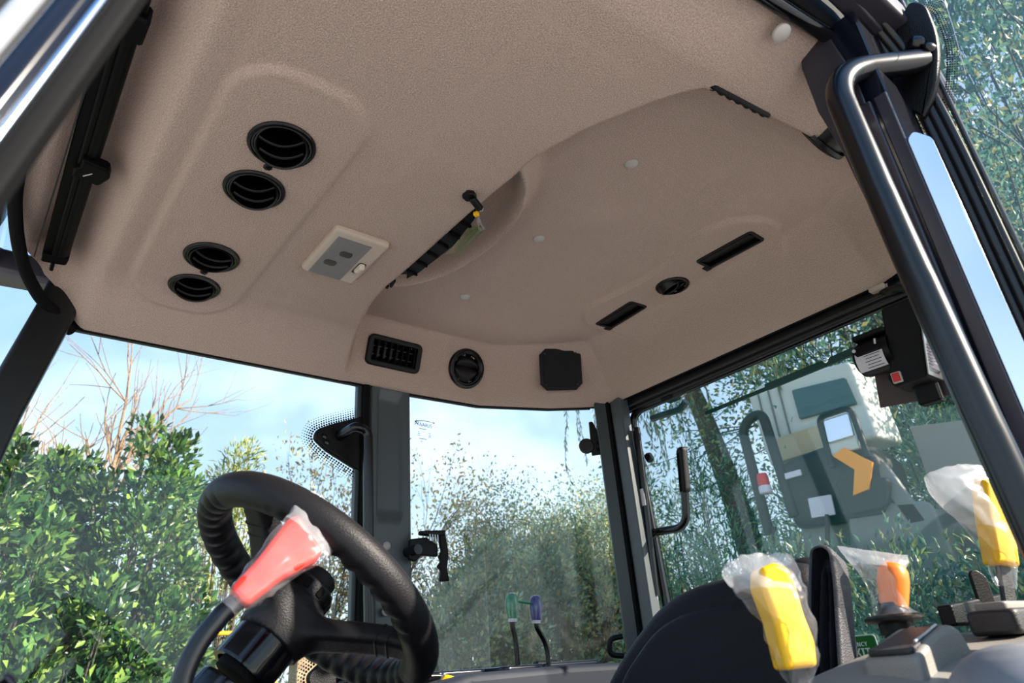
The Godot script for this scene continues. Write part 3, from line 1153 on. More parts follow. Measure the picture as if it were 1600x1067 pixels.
func door_gear() -> void:
	# near door, swung open: we see its hinge edge, glass and grab handle
	pane("door_2", M.door_glass, [Vector3(1.025, 0.0, -0.16), Vector3(1.417, 0.0, 0.52), Vector3(1.417, 1.56, 0.52), Vector3(1.025, 1.56, -0.16)], "tinted glass near door, swung open, with a thick black grab handle")
	var door: Node3D = get_node("door_2")
	var pad := round_poly([Vector2(-0.182, 1.462), Vector2(-0.144, 1.501), Vector2(-0.128, 1.478), Vector2(-0.131, 1.404), Vector2(-0.159, 1.33), Vector2(-0.19, 1.293), Vector2(-0.212, 1.341)], [0.02, 0.012, 0.012, 0.06, 0.04, 0.005, 0.01])
	var side := Basis(Vector3.BACK, Vector3.UP, Vector3.LEFT)
	var b := Mb.new()
	b.slab(pad, 0.014, Transform3D(side, Vector3(1.0, 0, 0)), 0.004)
	obj("handle_pad", b, M.black_plastic, door)
	frit(pad, Transform3D(side, Vector3(1.022, 0, 0)), door, 6, 0.0034)
	b = Mb.new()
	b.tube(fillet([Vector3(0.995, 1.385, -0.163), Vector3(0.845, 1.342, -0.244), Vector3(0.84, 1.05, -0.234), Vector3(0.84, 0.73, -0.2195), Vector3(0.84, 0.3, -0.2), Vector3(0.94, 0.27, -0.14)], 0.07, 12), 0.0185, 24)
	obj("grab_handle", b, M.tube_black, door, 60.0).set_meta("label", "thick black tube grab handle")
	for q in [[1.417, -0.159, 0.014], [1.395, -0.147, 0.009]]:
		b = Mb.new()
		b.lathe([Vector2(q[2], 0.0), Vector2(q[2] * 0.95, 0.006), Vector2(q[2] * 0.6, 0.012), Vector2(0.0002, 0.014)], standing(Vector3(0.994, q[0], q[1]), Vector3.LEFT), 16)
		obj("bolt", b, M.tube_black, door, 60.0)
	for q in [[Vector3(1.02, 1.52, -0.075), Vector3(1.02, 1.4, -0.03), Vector3(1.02, 1.28, 0.02)], [Vector3(1.021, 1.49, -0.117), Vector3(1.021, 1.47, -0.109), Vector3(1.021, 1.34, -0.125)], [Vector3(1.021, 1.28, -0.14), Vector3(1.021, 1.2, -0.11), Vector3(1.021, 1.13, -0.095)]]:  # pale lines laid on the glass imitate reflected streaks
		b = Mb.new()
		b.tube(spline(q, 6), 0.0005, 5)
		obj("reflected_streak", b, M.label_white, door)
	b = Mb.new()
	b.box(Vector3(0.016, 1.52, 0.006), Vector3(1.025, 0.78, -0.158), Basis(), 0.002)
	obj("glass_edge", b, M.rubber_sheen, door)

# ---------------------------------------------------------------- things on the headliner
func downf(x: float, y: float, z: float) -> Transform3D:   # local x = +x, y = +z, z = down
	return facing(Vector3(x, y, z), Vector3.DOWN, Vector3.BACK)

func arc_vane(w: float, deep: float, bow: float, thick: float) -> Mb:   # a curved vane: runs along x, stands along y
	var b := Mb.new()
	var lip := []
	for k in 15:
		var e := k / 7.0 - 1.0
		lip.append(Vector3(e * w, 0.004 * (1.0 - e * e), bow * (1.0 - e * e) - 0.004 - thick * 0.5))
	b.tube(lip, 0.0026, 8)
	return b.sheet(14, 3, func(u: float, q: float) -> Vector3:
		var s := u * 2.0 - 1.0
		return Vector3(s * w, (q - 1.0) * deep + 0.004 * (1.0 - s * s), bow * (1.0 - s * s) - q * 0.004), thick)

func round_vent(label: String, xf: Transform3D, r: float, lean: float, vanes: int, group: String) -> Node3D:
	var t := thing("round_air_vent", label, "air vent", Vector3.ZERO, group)
	t.transform = xf
	var b := Mb.new()
	b.lathe([Vector2(r, -0.006), Vector2(r, 0.001), Vector2(r * 0.965, 0.004), Vector2(r * 0.9, 0.005), Vector2(r * 0.86, 0.0035), Vector2(r * 0.83, 0.0035), Vector2(r * 0.8, -0.004), Vector2(r * 0.8, -0.03)], Transform3D(), 44)
	obj("flange", b, M.vent_black, t, 30.0)
	var tilt := Basis(Vector3.RIGHT, lean)
	b = Mb.new()
	b.lathe([Vector2(r * 0.8, -0.012), Vector2(r * 0.8, 0.004), Vector2(r * 0.785, 0.0075), Vector2(r * 0.75, 0.0085), Vector2(r * 0.71, 0.007), Vector2(r * 0.69, 0.003), Vector2(r * 0.69, -0.012)], Transform3D(tilt, Vector3.ZERO), 40)
	obj("swivel_ring", b, M.vent_black, t, 40.0)
	b = Mb.new()
	b.lathe([Vector2(r * 0.84, -0.004), Vector2(r * 0.84, -0.075), Vector2(0.0001, -0.075)], Transform3D(), 32)
	obj("duct", b, M.vent_black, t)
	for k in vanes:
		var off: float = (float(k) - (vanes - 1) * 0.5) * r * 0.42
		var w := sqrt(maxf(0.01, 0.46 - pow(off / r, 2.0))) * r * 0.98
		b = arc_vane(w, 0.02, r * 0.2, 0.003)
		for i in b.v.size():
			b.v[i] = tilt * (b.v[i] + Vector3(0, 0.0065, off))
		obj("vane", b, M.vent_black, t, 50.0)
	return t

func screw(label: String, at: Vector3, r: float) -> void:
	var t := thing("liner_screw", label, "screw", at, "screws between the ceiling vents")
	var b := Mb.new()
	b.lathe([Vector2(r, 0.0), Vector2(r, -0.003), Vector2(r * 0.6, -0.0055), Vector2(0.0002, -0.006)], Transform3D(Basis(Vector3.RIGHT, 0.0), Vector3.ZERO), 18)
	for k in range(0, b.t.size(), 3):   # hangs downwards, so turn the faces about
		var s := b.t[k]
		b.t[k] = b.t[k + 1]
		b.t[k + 1] = s
	obj("head", b, M.vent_black, t)
	b = Mb.new()
	b.box(Vector3(r * 1.3, 0.001, 0.0014), Vector3(0, -0.0058, 0), Basis(Vector3.UP, 0.6))
	obj("slot", b, M.rubber, t)

func plug(label: String, at: Vector3, r: float, nrm := Vector3.DOWN) -> void:
	var b := Mb.new()
	b.lathe([Vector2(r, -0.003), Vector2(r, 0.001), Vector2(r * 0.8, 0.0035), Vector2(r * 0.4, 0.005), Vector2(0.0002, 0.0054)], standing(Vector3.ZERO, nrm), 22)
	var o := obj("liner_plug", b, M.cap_grey)
	o.position = at
	tag(o, label, "plug", "grey plugs that pin up the headliner")

func frame_ring(w: float, h: float, r: float, bar: float, deep: float) -> Mb:   # a rounded rectangular frame in local x, y facing z
	var b := Mb.new()
	var path := []
	for q in rect(w - bar, h - bar, r):
		path.append(Vector3(q.x, q.y, 0))
	return b.sweep(rect(deep, bar, minf(deep, bar) * 0.3, 3), path, Vector3(0, 0, 1), true) if false else frame_sweep(path, bar, deep)

func frame_sweep(path: Array, bar: float, deep: float) -> Mb:
	var b := Mb.new()
	return b.sweep(rect(bar, deep, minf(deep, bar) * 0.3, 3), path, Vector3(0, 0, 1), true)

func turned(b: Mb, xf: Transform3D) -> Mb:
	for i in b.v.size():
		b.v[i] = xf * b.v[i]
	return b

func roof_fittings() -> void:
	# four round vents in the front module, in two pairs
	var vs := [["topmost large round black ceiling vent, turned wide open, beside the liner's bright ridge", Vector3(0.283, 1.411, -0.885), 0.055, -0.24, 0.38], ["round black ceiling vent just below the topmost one, a screw between them", Vector3(0.285, 1.411, -1.02), 0.0535, -0.24, 0.33], ["upper round black vent of the pair nearest the far glass", Vector3(0.288, 1.411, -1.277), 0.0545, -0.1, 0.02], ["lowest round black ceiling vent, in the far pair close to the windscreen corner", Vector3(0.292, 1.411, -1.413), 0.0535, -0.24, 0.22]]
	for q in vs:
		var fr := standing(q[1], Vector3.DOWN)
		fr.basis = fr.basis * Basis(Vector3.UP, q[4])
		round_vent(q[0], fr, q[2], q[3], 2, "round ceiling vents in the front module")
	screw("small black screw between the two upper round ceiling vents", Vector3(0.283, 1.413, -0.949), 0.0075)
	screw("small black screw between the two lower round ceiling vents", Vector3(0.291, 1.413, -1.342), 0.0075)

	# dome lamp
	var lamp := thing("dome_lamp", "beige rectangular dome lamp with ribbed lens and rocker switch", "lamp", Vector3.ZERO)
	lamp.transform = downf(0.5165, 1.4205, -1.137)
	var b := Mb.new()
	b.slab(rect(0.122, 0.176, 0.011), 0.018, Transform3D(Basis(), Vector3(0, 0, 0.004)), 0.006)
	obj("housing", b, M.lamp_beige, lamp, 50.0)
	b = Mb.new()
	b.sheet(150, 2, func(u: float, w: float) -> Vector3:
		return Vector3(-0.046 + 0.074 * u, -0.082 + 0.15 * w, 0.0134 + 0.0011 * absf(sin(u * PI * 25.0)) * 1.4), 0.002)
	obj("lens", b, M.lens, lamp, 50.0)
	for q in [[-0.006, 0.018], [-0.021, -0.026]]:  # dark pads laid on the lens imitate bulbs dimly seen through it
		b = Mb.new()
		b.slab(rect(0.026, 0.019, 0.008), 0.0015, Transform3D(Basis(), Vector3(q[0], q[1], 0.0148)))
		obj("bulb_shadow_pad", b, M.rail_black, lamp)
	b = Mb.new()
	b.slab(rect(0.017, 0.044, 0.006), 0.004, Transform3D(Basis(), Vector3(0.0415, -0.018, 0.0118)))
	obj("switch_bezel", b, M.rail_black, lamp)
	b = Mb.new()
	b.slab(rect(0.013, 0.034, 0.006), 0.016, Transform3D(Basis(Vector3.RIGHT, 0.18), Vector3(0.0415, -0.015, 0.015)), 0.005)
	obj("rocker_switch", b, M.switch_cream, lamp, 60.0)

	# peg
	var peg := thing("coat_peg", "small black plastic peg pointing out beside the radio opening", "peg", Vector3(0.625, 1.421, -0.83))
	b = Mb.new()
	b.slab(round_poly([Vector2(-0.012, -0.009), Vector2(0.0, -0.014), Vector2(0.011, -0.009), Vector2(0.012, 0.006), Vector2(0.0, 0.013), Vector2(-0.011, 0.008)], 0.002), 0.012, downf(0, -0.004, 0), 0.002)
	obj("base", b, M.black_plastic, peg)
	b = Mb.new()
	b.box(Vector3(0.03, 0.011, 0.013), Vector3(0.016, -0.016, -0.002), Basis(Vector3.BACK, -0.35) * Basis(Vector3.UP, 0.3), 0.002)
	obj("stub", b, M.black_plastic, peg)
	b = Mb.new()
	b.box(Vector3(0.003, 0.005, 0.007), Vector3(0.0305, -0.0215, -0.0065), Basis(Vector3.BACK, -0.35) * Basis(Vector3.UP, 0.3))
	obj("hollow_end", b, M.cap_grey, peg)

	# radio opening: black carrier with ribs, and a clear cover with a yellow clip
	var rad := thing("radio_carrier", "black ribbed radio carrier hanging in the headliner opening", "radio mount", Vector3.ZERO)
	b = Mb.new()
	b.slab(round_poly([Vector2(0.652, -1.172), Vector2(0.662, -1.118), Vector2(0.652, -0.86), Vector2(0.672, -0.858), Vector2(0.686, -0.9), Vector2(0.702, -1.0), Vector2(0.695, -1.13), Vector2(0.684, -1.168), Vector2(0.676, -1.15), Vector2(0.668, -1.155)], 0.002), 0.03, Transform3D(Basis(Vector3.RIGHT, Vector3.BACK, Vector3.DOWN), Vector3(0, 1.442, 0)), 0.002)
	obj("carrier", b, M.black_plastic, rad, 30.0)
	for k in 6:
		b = Mb.new()
		b.box(Vector3(0.03, 0.01, 0.004), Vector3(0.679, 1.426, -1.135 + 0.043 * k), Basis(Vector3.UP, 0.15), 0.001)
		obj("rib", b, M.rubber, rad)
	b = Mb.new()
	b.box(Vector3(0.006, 0.012, 0.03), Vector3(0.663, 1.425, -1.195), Basis(Vector3.UP, -0.2), 0.001)
	b.box(Vector3(0.006, 0.01, 0.012), Vector3(0.66, 1.425, -1.215), Basis(Vector3.UP, -0.2), 0.001)
	stuff(obj("broken_tabs", b, M.black_plastic, rad))
	var cov := thing("card_cover", "clear green-edged plastic cover held in the radio opening", "cover", Vector3.ZERO)
	b = Mb.new()
	b.box(Vector3(0.034, 0.003, 0.105), Vector3(0.692, 1.409, -0.95), Basis(Vector3.UP, -0.1) * Basis(Vector3.BACK, 0.5), 0.001)
	obj("plate", b, M.pcb, cov)
	b = Mb.new()
	b.box(Vector3(0.005, 0.016, 0.105), Vector3(0.706, 1.415, -0.951), Basis(Vector3.UP, -0.1) * Basis(Vector3.BACK, 0.5), 0.001)
	obj("edge", b, M.pcb, cov)
	b = Mb.new()
	for k in 2:
		b.tube(fillet([Vector3(0.675 + 0.006 * k, 1.42, -0.873 - 0.012 * k), Vector3(0.692 + 0.004 * k, 1.412, -0.888 - 0.012 * k), Vector3(0.708, 1.412, -0.897 - 0.012 * k)], 0.008, 4), 0.0022, 8)
	obj("clear_clip", b, M.polythene, cov)
	b = Mb.new()
	b.box(Vector3(0.009, 0.008, 0.01), Vector3(0.67, 1.418, -0.872), Basis(Vector3.UP, 0.4), 0.001)
	obj("yellow_clip", b, M.yellow, cov)

	# gap at the module's far end
	b = Mb.new()
	b.tube([Vector3(0.722, 1.545, -1.575), Vector3(0.714, 1.47, -1.571), Vector3(0.708, 1.395, -1.566)], [0.003, 0.0035, 0.0015], 8)
	var gap := obj("joint_strip", b, M.rubber)
	tag(gap, "thin black joint strip at the corner where front liner meets rear liner", "strip")

	# plugs
	plug("grey liner plug in the rear ceiling nearest the open door", Vector3(0.925, 1.5195, -0.67), 0.014)
	plug("grey liner plug at the middle of the rear ceiling", Vector3(0.935, 1.5195, -0.979), 0.014)
	plug("grey liner plug of the rear ceiling nearest the far side wall", Vector3(0.941, 1.5195, -1.298), 0.014)
	plug("grey plug in the liner close under the black door trim", Vector3(0.808, 1.428, -0.2735), 0.0145, Vector3(0, -0.9, 0.35))

	# rear ceiling: two flush slots and a round vent between them
	var slots := [["black rectangular slot in the rear ceiling, nearer the open door", Vector3(1.374, 1.5125, -0.752), 0.068, 0.165, -0.04], ["black rectangular slot in the rear ceiling, nearer the far corner", Vector3(1.386, 1.5125, -1.142), 0.07, 0.158, 0.06]]
	for q in slots:
		var s := thing("air_return_slot", q[0], "air slot", Vector3.ZERO, "slots beside the rear ceiling vent")
		s.transform = downf(q[1].x, q[1].y, q[1].z)
		s.basis = s.basis * Basis(Vector3.BACK, q[4])
		b = Mb.new()
		b.duct(q[2] - 0.006, q[3] - 0.006, 0.03)
		obj("duct", b, M.black_plastic, s)
		obj("frame", frame_ring(q[2], q[3], 0.008, 0.009, 0.008), M.black_plastic, s)
		b = Mb.new()
		b.box(Vector3(0.024, 0.016, 0.006), Vector3(0.024, -q[3] * 0.5 - 0.002, 0.001), Basis(), 0.001)
		obj("tab", b, M.black_plastic, s)
		b = Mb.new()
		b.slab(rect(q[2] * 0.62, q[3] * 0.86, 0.004), 0.003, Transform3D(Basis(Vector3.UP, 0.25), Vector3(-0.004, 0, -0.002)))
		obj("flap", b, M.black_plastic, s)
	var fr := standing(Vector3(1.385, 1.511, -0.946), Vector3.DOWN)
	fr.basis = fr.basis * Basis(Vector3.UP, 1.9)
	round_vent("round black swivel vent in the rear ceiling between two slots", fr, 0.046, 0.42, 1, "round vents of the rear liner")

	# far side wall of the rear liner: louvred vent, round vent, speaker
	var v := thing("louvre_vent", "rectangular black vent with upright vanes on the far side liner", "air vent", Vector3.ZERO)
	var w := hit_liner(Vector3(0.868, 1.438, -1.3), Vector3.FORWARD)
	v.transform = facing(w.origin + w.basis.y * 0.002, w.basis.y)
	obj("frame", frame_ring(0.172, 0.088, 0.01, 0.016, 0.018), M.black_plastic, v)
	b = Mb.new()
	b.duct(0.156, 0.072, 0.06)
	obj("duct", b, M.vent_black, v)
	for k in 7:
		b = Mb.new()
		b.slab(rect(0.0025, 0.06, 0.001), 0.014, Transform3D(Basis(Vector3.UP, 0.5), Vector3(-0.06 + 0.02 * k, 0, 0.002)))
		obj("vane", b, M.vent_black, v)
	for k in 2:
		b = Mb.new()
		b.box(Vector3(0.145, 0.002, 0.005), Vector3(0, -0.012 + 0.024 * k, -0.002))
		obj("cross_bar", b, M.vent_black, v)
	var t := thing("round_air_vent", "round black vent with closed flap on the far side liner beside the speaker", "air vent", Vector3.ZERO, "round vents of the rear liner")
	w = hit_liner(Vector3(1.113, 1.441, -1.3), Vector3.FORWARD)
	t.transform = standing(w.origin + w.basis.y * 0.002, w.basis.y)
	var r := 0.062
	b = Mb.new()
	b.lathe([Vector2(r, -0.006), Vector2(r, 0.002), Vector2(r * 0.95, 0.007), Vector2(r * 0.86, 0.008), Vector2(r * 0.8, 0.004), Vector2(r * 0.76, 0.004), Vector2(r * 0.7, 0.0), Vector2(r * 0.68, -0.012)], Transform3D(), 44)
	obj("flange", b, M.vent_black, t, 30.0)
	b = Mb.new()
	b.lathe([Vector2(r * 0.72, -0.006), Vector2(r * 0.72, -0.05), Vector2(0.0002, -0.05)], Transform3D(), 40)
	obj("duct", b, M.vent_black, t)
	for k in 2:   # two flap leaves that meet along a bowed edge
		b = Mb.new()
		b.sheet(16, 6, func(u: float, w: float) -> Vector3:
			var s := u * 2.0 - 1.0
			var half := sqrt(maxf(0.0, 1.0 - s * s * 0.98))
			var seam := -0.12 * (1.0 - s * s) - 0.06
			return Vector3(s * r * 0.66, -0.005 + 0.009 * sin(w * PI) + 0.002 * k, lerpf(seam, half if k == 0 else -half, w) * r * 0.66) if k == 1 else Vector3(s * r * 0.66, -0.006 + 0.006 * sin(w * PI), lerpf(half, seam, w) * r * 0.66), 0.0015)
		obj("flap", b, M.black_plastic, t, 60.0)
	var sp := thing("speaker", "black square speaker with cut corners at the far rear corner", "speaker", Vector3.ZERO)
	w = hit_liner(Vector3(1.25, 1.45, -1.26), Vector3(0.65, 0, -0.76))
	sp.transform = facing(w.origin + Vector3(-0.5, -0.25, 0.8).normalized() * 0.012, Vector3(-0.5, -0.25, 0.8))
	var oct := PackedVector2Array()
	var h := 0.067
	var cut := 0.02
	for q in [[h - cut, -h], [h, -h + cut], [h, h - cut], [h - cut, h], [-h + cut, h], [-h, h - cut], [-h, -h + cut], [-h + cut, -h]]:
		oct.append(Vector2(q[0], q[1]))
	b = Mb.new()
	b.slab(oct, 0.014, Transform3D(), 0.003)
	obj("frame", b, M.black_plastic, sp)
	var ins := PackedVector2Array()
	for q in oct:
		ins.append(q * 0.86)
	b = Mb.new()
	b.slab(ins, 0.004, Transform3D(Basis(), Vector3(0, 0, 0.0075)), 0.001)
	obj("grille", b, M.soft_black, sp)
	for q in [[1, 1], [1, -1], [-1, 1], [-1, -1]]:
		b = Mb.new()
		b.slab(disc(0.0028, 10), 0.002, Transform3D(Basis(), Vector3(q[0] * 0.05, q[1] * 0.05, 0.0095)))
		obj("screw_head", b, M.rail_black, sp)

	# the same vents on the near side, peeping out below the liner's edge
	var nv := thing("louvre_vent", "scalloped black vent vanes peeping below the liner edge near the open door", "air vent", Vector3.ZERO)
	nv.transform = facing(Vector3(0.868, 1.452, -0.396), Vector3(0.1, -0.3, -0.93))
	obj("frame", frame_ring(0.16, 0.07, 0.01, 0.014, 0.012), M.black_plastic, nv)
	for k in 7:
		b = Mb.new()
		b.slab(rect(0.012, 0.062, 0.005), 0.012, Transform3D(Basis(), Vector3(-0.062 + 0.0207 * k, 0, 0.004)), 0.005)
		obj("vane", b, M.vent_black, nv)
	var nf := standing(Vector3(1.1, 1.45, -0.372), Vector3(0.05, -0.25, -0.95))
	round_vent("round black swivel vent half hidden behind the liner edge beside the grab handle", nf, 0.058, 0.0, 1, "round vents of the rear liner")

	# roller blind at the windscreen
	var bl := thing("roller_blind", "long black roller blind in its channel across the windscreen top", "blind", Vector3.ZERO)
	b = Mb.new()
	b.sweep(rect(0.026, 0.03, 0.003), [Vector3(0.024, 1.448, -1.478), Vector3(0.014, 1.448, -0.55)], Vector3.UP)
	obj("channel", b, M.blind_black, bl)
	b = Mb.new()
	b.tube([Vector3(0.044, 1.437, -1.465), Vector3(0.034, 1.437, -0.55)], 0.0125, 16)
	obj("roller", b, M.blind_black, bl)
	b = Mb.new()
	b.tube([Vector3(0.032, 1.431, -1.47), Vector3(0.022, 1.431, -0.55)], 0.006, 10)
	obj("pull_bar", b, M.blind_black, bl)
	b = Mb.new()
	b.slab(round_poly([Vector2(0.012, -1.488), Vector2(0.056, -1.482), Vector2(0.058, -1.455), Vector2(0.012, -1.455)], 0.006), 0.034, Transform3D(Basis(Vector3.RIGHT, Vector3.BACK, Vector3.DOWN), Vector3(0, 1.441, 0)), 0.003)
	obj("end_cap", b, M.blind_black, bl)
	b = Mb.new()
	b.tube([Vector3(0.033, 1.426, -1.48), Vector3(0.034, 1.424, -1.51)], 0.004, 10)
	obj("end_pin", b, M.blind_black, bl)
	b = Mb.new()
	b.slab(round_poly([Vector2(-0.022, -0.026), Vector2(0.02, -0.03), Vector2(0.032, 0.0), Vector2(0.026, 0.022), Vector2(-0.014, 0.03), Vector2(-0.014, 0.004), Vector2(-0.022, 0.0)], 0.006), 0.022, downf(0.042, 1.426, -1.13), 0.004)
	obj("latch", b, M.blind_black, bl)
	b = Mb.new()
	b.tube([Vector3(0.036, 1.4145, -1.142), Vector3(0.047, 1.4145, -1.128)], 0.001, 6)
	obj("latch_mark", b, M.cap_grey, bl)
	b = Mb.new()
	b.box(Vector3(0.05, 0.034, 0.05), Vector3(0.03, 1.437, -0.79), Basis(Vector3.UP, 0.02), 0.004)
	obj("bracket", b, M.blind_black, bl)
	b = Mb.new()
	b.box(Vector3(0.0025, 0.035, 0.93), Vector3(0.005, 1.447, -1.02), Basis(Vector3.UP, 0.011))
	obj("channel_lip", b, M.rail_black, bl)

# ---------------------------------------------------------------- steering, levers, wrapped grips
# rings: [centre, half-axis across, half-axis through] from the gathered neck to the flat open end; a crumpled film
func bag_mesh(rings: Array, sd: int, crumple: float, part := 0, split := 99) -> Mb:   # part 0: up to ring number split; part 1: the loose end above it
	var n := FastNoiseLite.new()
	n.seed = sd
	n.frequency = 28.0
	n.fractal_octaves = 3
	n.noise_type = FastNoiseLite.TYPE_SIMPLEX
	var fine := FastNoiseLite.new()
	fine.seed = sd + 5
	fine.frequency = 90.0
	fine.noise_type = FastNoiseLite.TYPE_CELLULAR
	var b := Mb.new()
	var rows := (rings.size() - 1) * 7
	var nu := 48
	for r in rows + 1:
		var f := float(r) / 7.0
		var k := mini(int(f), rings.size() - 2)
		var s := f - k
		var a: Array = rings[k]
		var d: Array = rings[k + 1]
		var p0: Array = rings[maxi(k - 1, 0)]
		var p1: Array = rings[mini(k + 2, rings.size() - 1)]
		var c: Vector3 = (a[0] as Vector3).cubic_interpolate(d[0], p0[0], p1[0], s)
		var w: Vector3 = (a[1] as Vector3).lerp(d[1], s)
		var t: Vector3 = (a[2] as Vector3).lerp(d[2], s)
		for i in nu:
			var an := TAU * i / nu
			var q := c + w * cos(an) + t * sin(an)
			var away := (w * cos(an) + t * sin(an)).normalized()
			var m := crumple * (n.get_noise_3dv(q) * 1.5 + fine.get_noise_3dv(q) * 0.6)
			if r == 0:
				m *= 0.3
			b.p(q + away * m + Vector3(0, crumple * n.get_noise_3dv(q * 1.7), 0))
	for r in rows:
		if (r >= split * 7) == (part == 1):
			b.ring_join((r + 1) * nu, r * nu, nu)
	return b

func bag(label: String, rings: Array, sd: int, crumple: float, split: int) -> void:
	var o := thing("plastic_bag", label, "bag", Vector3.ZERO, "bags over the control grips")
	obj("tight_film", bag_mesh(rings, sd, crumple, 0, split), M.polythene, o, 60.0)
	obj("loose_end", bag_mesh(rings, sd, crumple, 1, split), M.loose_film, o, 60.0)

func steering() -> void:
	var c := Vector3(0.409, 0.726, -0.961)
	var th := deg_to_rad(48.26)
	var ax := Vector3(cos(th), sin(th), 0)
	var dn := Vector3(sin(th), -cos(th), 0)
	var bas := Basis(dn, ax, dn.cross(ax))   # local x down the wheel, y along its axis, z = dn x ax
	var xf := Transform3D(bas, c)
	var t := thing("steering_wheel", "black moulded steering wheel with finger grips round its rim", "steering wheel", Vector3.ZERO)
	t.transform = xf
	# local z equals +world z
	var b := Mb.new()
	var nu := 300
	var nv := 26
	for i in nu:
		var a := TAU * i / nu
		var dirr := Vector3(cos(a), 0, sin(a))
		var plain := 0.0
		for sp in [40.0, 153.0, 275.0]:
			plain = maxf(plain, 1.0 - ss(14.0, 20.0, absf(wrapf(rad_to_deg(a) - sp, -180, 180))))
		for j in nv:
			var f := TAU * j / nv
			var out := cos(f)
			var up := sin(f)
			var under := ss(-0.2, 0.7, -out * 0.75 - up * 0.65)   # grips lie on the inner, lower side
			var wave := pow(absf(sin(a * 21.0)), 0.8)
			var rr := 0.0235 - 0.0045 * under * (1.0 - wave) * (1.0 - plain)
			rr -= 0.0007 * exp(-pow((f - 1.15) / 0.045, 2.0))   # parting line
			b.p(dirr * (0.181 + rr * out) + Vector3(0, rr * up * 1.02, 0))
	for i in nu:
		for j in nv:
			var i2 := (i + 1) % nu
			var j2 := (j + 1) % nv
			b.quad(i * nv + j, i * nv + j2, i2 * nv + j2, i2 * nv + j)
	obj("rim", b, M.grip_black, t, 180.0)
	# hub and three spokes as one moulding
	var dirs := []
	for sp in [40.0, 153.0, 275.0]:
		dirs.append(Vector3(cos(deg_to_rad(sp)), 0, sin(deg_to_rad(sp))))
	b = Mb.new()
	b.blob(Vector3(-0.19, -0.105, -0.19), Vector3(0.19, 0.03, 0.19), 0.0048, func(p: Vector3) -> float:
		var rad := Vector2(p.x, p.z).length()
		var cone := maxf(rad - lerpf(0.046, 0.033, clampf((p.y + 0.09) / 0.08, 0, 1)), maxf(p.y + 0.02, -0.09 - p.y))
		var d := cone
		for dv in dirs:
			var along_: float = p.dot(dv)
			var s := clampf(along_ / 0.18, 0, 1)
			var mid: float = lerpf(-0.062, -0.003, s * s * (3.0 - 2.0 * s))
			var across: float = p.dot(Vector3(-dv.z, 0, dv.x))
			var box := MbStatic.box2(across, p.y - mid, lerpf(0.026, 0.0225, s), lerpf(0.017, 0.0135, s), 0.009)
			box = maxf(box, maxf(along_ - 0.177, -along_))
			d = smin(d, box, 0.03)
		return d)
	obj("hub_and_spokes", b, M.grip_black, t, 180.0)
	for k in 3:   # double seam bands near the rim
		for q in [0.128, 0.142]:
			var s: float = q / 0.18
			var mid: float = lerpf(-0.062, -0.003, s * s * (3.0 - 2.0 * s))
			b = Mb.new()
			b.slab(rect(0.0475, 0.03, 0.0095), 0.0022, Transform3D(Basis(Vector3(-dirs[k].z, 0, dirs[k].x), Vector3.UP, dirs[k]), dirs[k] * q + Vector3(0, mid, 0)))
			obj("seam_band", b, M.grip_black, t)
	# locking nut in the middle
	b = Mb.new()
	b.lathe([Vector2(0.034, -0.024), Vector2(0.035, -0.02), Vector2(0.035, -0.004), Vector2(0.032, 0.001), Vector2(0.026, 0.003), Vector2(0.0002, 0.004)], Transform3D(), 40)
	var nut := obj("lock_nut", b, M.black_plastic, t)
	for k in 10:
		var a := TAU * (k + 0.3) / 10.0
		b = Mb.new()
		b.box(Vector3(0.003, 0.014, 0.009), Vector3(cos(a) * 0.0352, -0.0115, sin(a) * 0.0352), Basis(Vector3.UP, -a), 0.001)
		obj("grip_rib", b, M.rubber, nut)
	b = Mb.new()
	b.lathe([Vector2(0.025, 0.002), Vector2(0.025, 0.016), Vector2(0.02, 0.022), Vector2(0.0002, 0.024)], Transform3D(), 28)
	obj("centre_cap", b, M.soft_black, t)
	# column
	var col := thing("steering_column", "glossy black steering column collar and sleeve under the wheel hub", "column", Vector3.ZERO)
	col.transform = xf
	b = Mb.new()
	b.lathe([Vector2(0.036, -0.138), Vector2(0.0415, -0.138), Vector2(0.0425, -0.134), Vector2(0.0425, -0.09), Vector2(0.041, -0.087), Vector2(0.03, -0.087)], Transform3D(), 40)
	obj("collar", b, M.gloss_black, col)
	b = Mb.new()
	b.lathe([Vector2(0.0002, -0.146), Vector2(0.031, -0.146), Vector2(0.031, -0.12), Vector2(0.02, -0.12), Vector2(0.02, -0.09)], Transform3D(), 32)
	obj("inner_sleeve", b, M.rubber, col)
	b = Mb.new()
	b.lathe([Vector2(0.04, -0.52), Vector2(0.04, -0.162), Vector2(0.038, -0.157), Vector2(0.03, -0.156), Vector2(0.0002, -0.156)], Transform3D(), 40)
	obj("sleeve", b, M.gloss_black, col)
	b = Mb.new()
	b.slab(round_poly([Vector2(-0.008, -0.004), Vector2(0.008, -0.004), Vector2(0.008, 0.004), Vector2(-0.008, 0.004)], 0.004), 0.003, Transform3D(Basis(Vector3(1, 0, 0), Vector3(0, 1, 0), Vector3(0, 0, 1)), Vector3(-0.012, -0.175, 0.0385)), 0.001)
	obj("slot_plug", b, M.rubber, col)
	b = Mb.new()
	b.lathe([Vector2(0.0002, -0.05), Vector2(0.014, -0.05), Vector2(0.016, -0.046), Vector2(0.016, 0.0), Vector2(0.013, 0.004), Vector2(0.0002, 0.004)], Transform3D(Basis(Vector3.RIGHT, 1.2), Vector3(-0.05, -0.21, 0.03)), 20)
	obj("tilt_knob", b, M.black_plastic, col)

class MbStatic:
	static func box2(x: float, y: float, hx: float, hy: float, r: float) -> float:
		var qx := absf(x) - hx + r
		var qy := absf(y) - hy + r
		return Vector2(maxf(qx, 0), maxf(qy, 0)).length() + minf(maxf(qx, qy), 0.0) - r

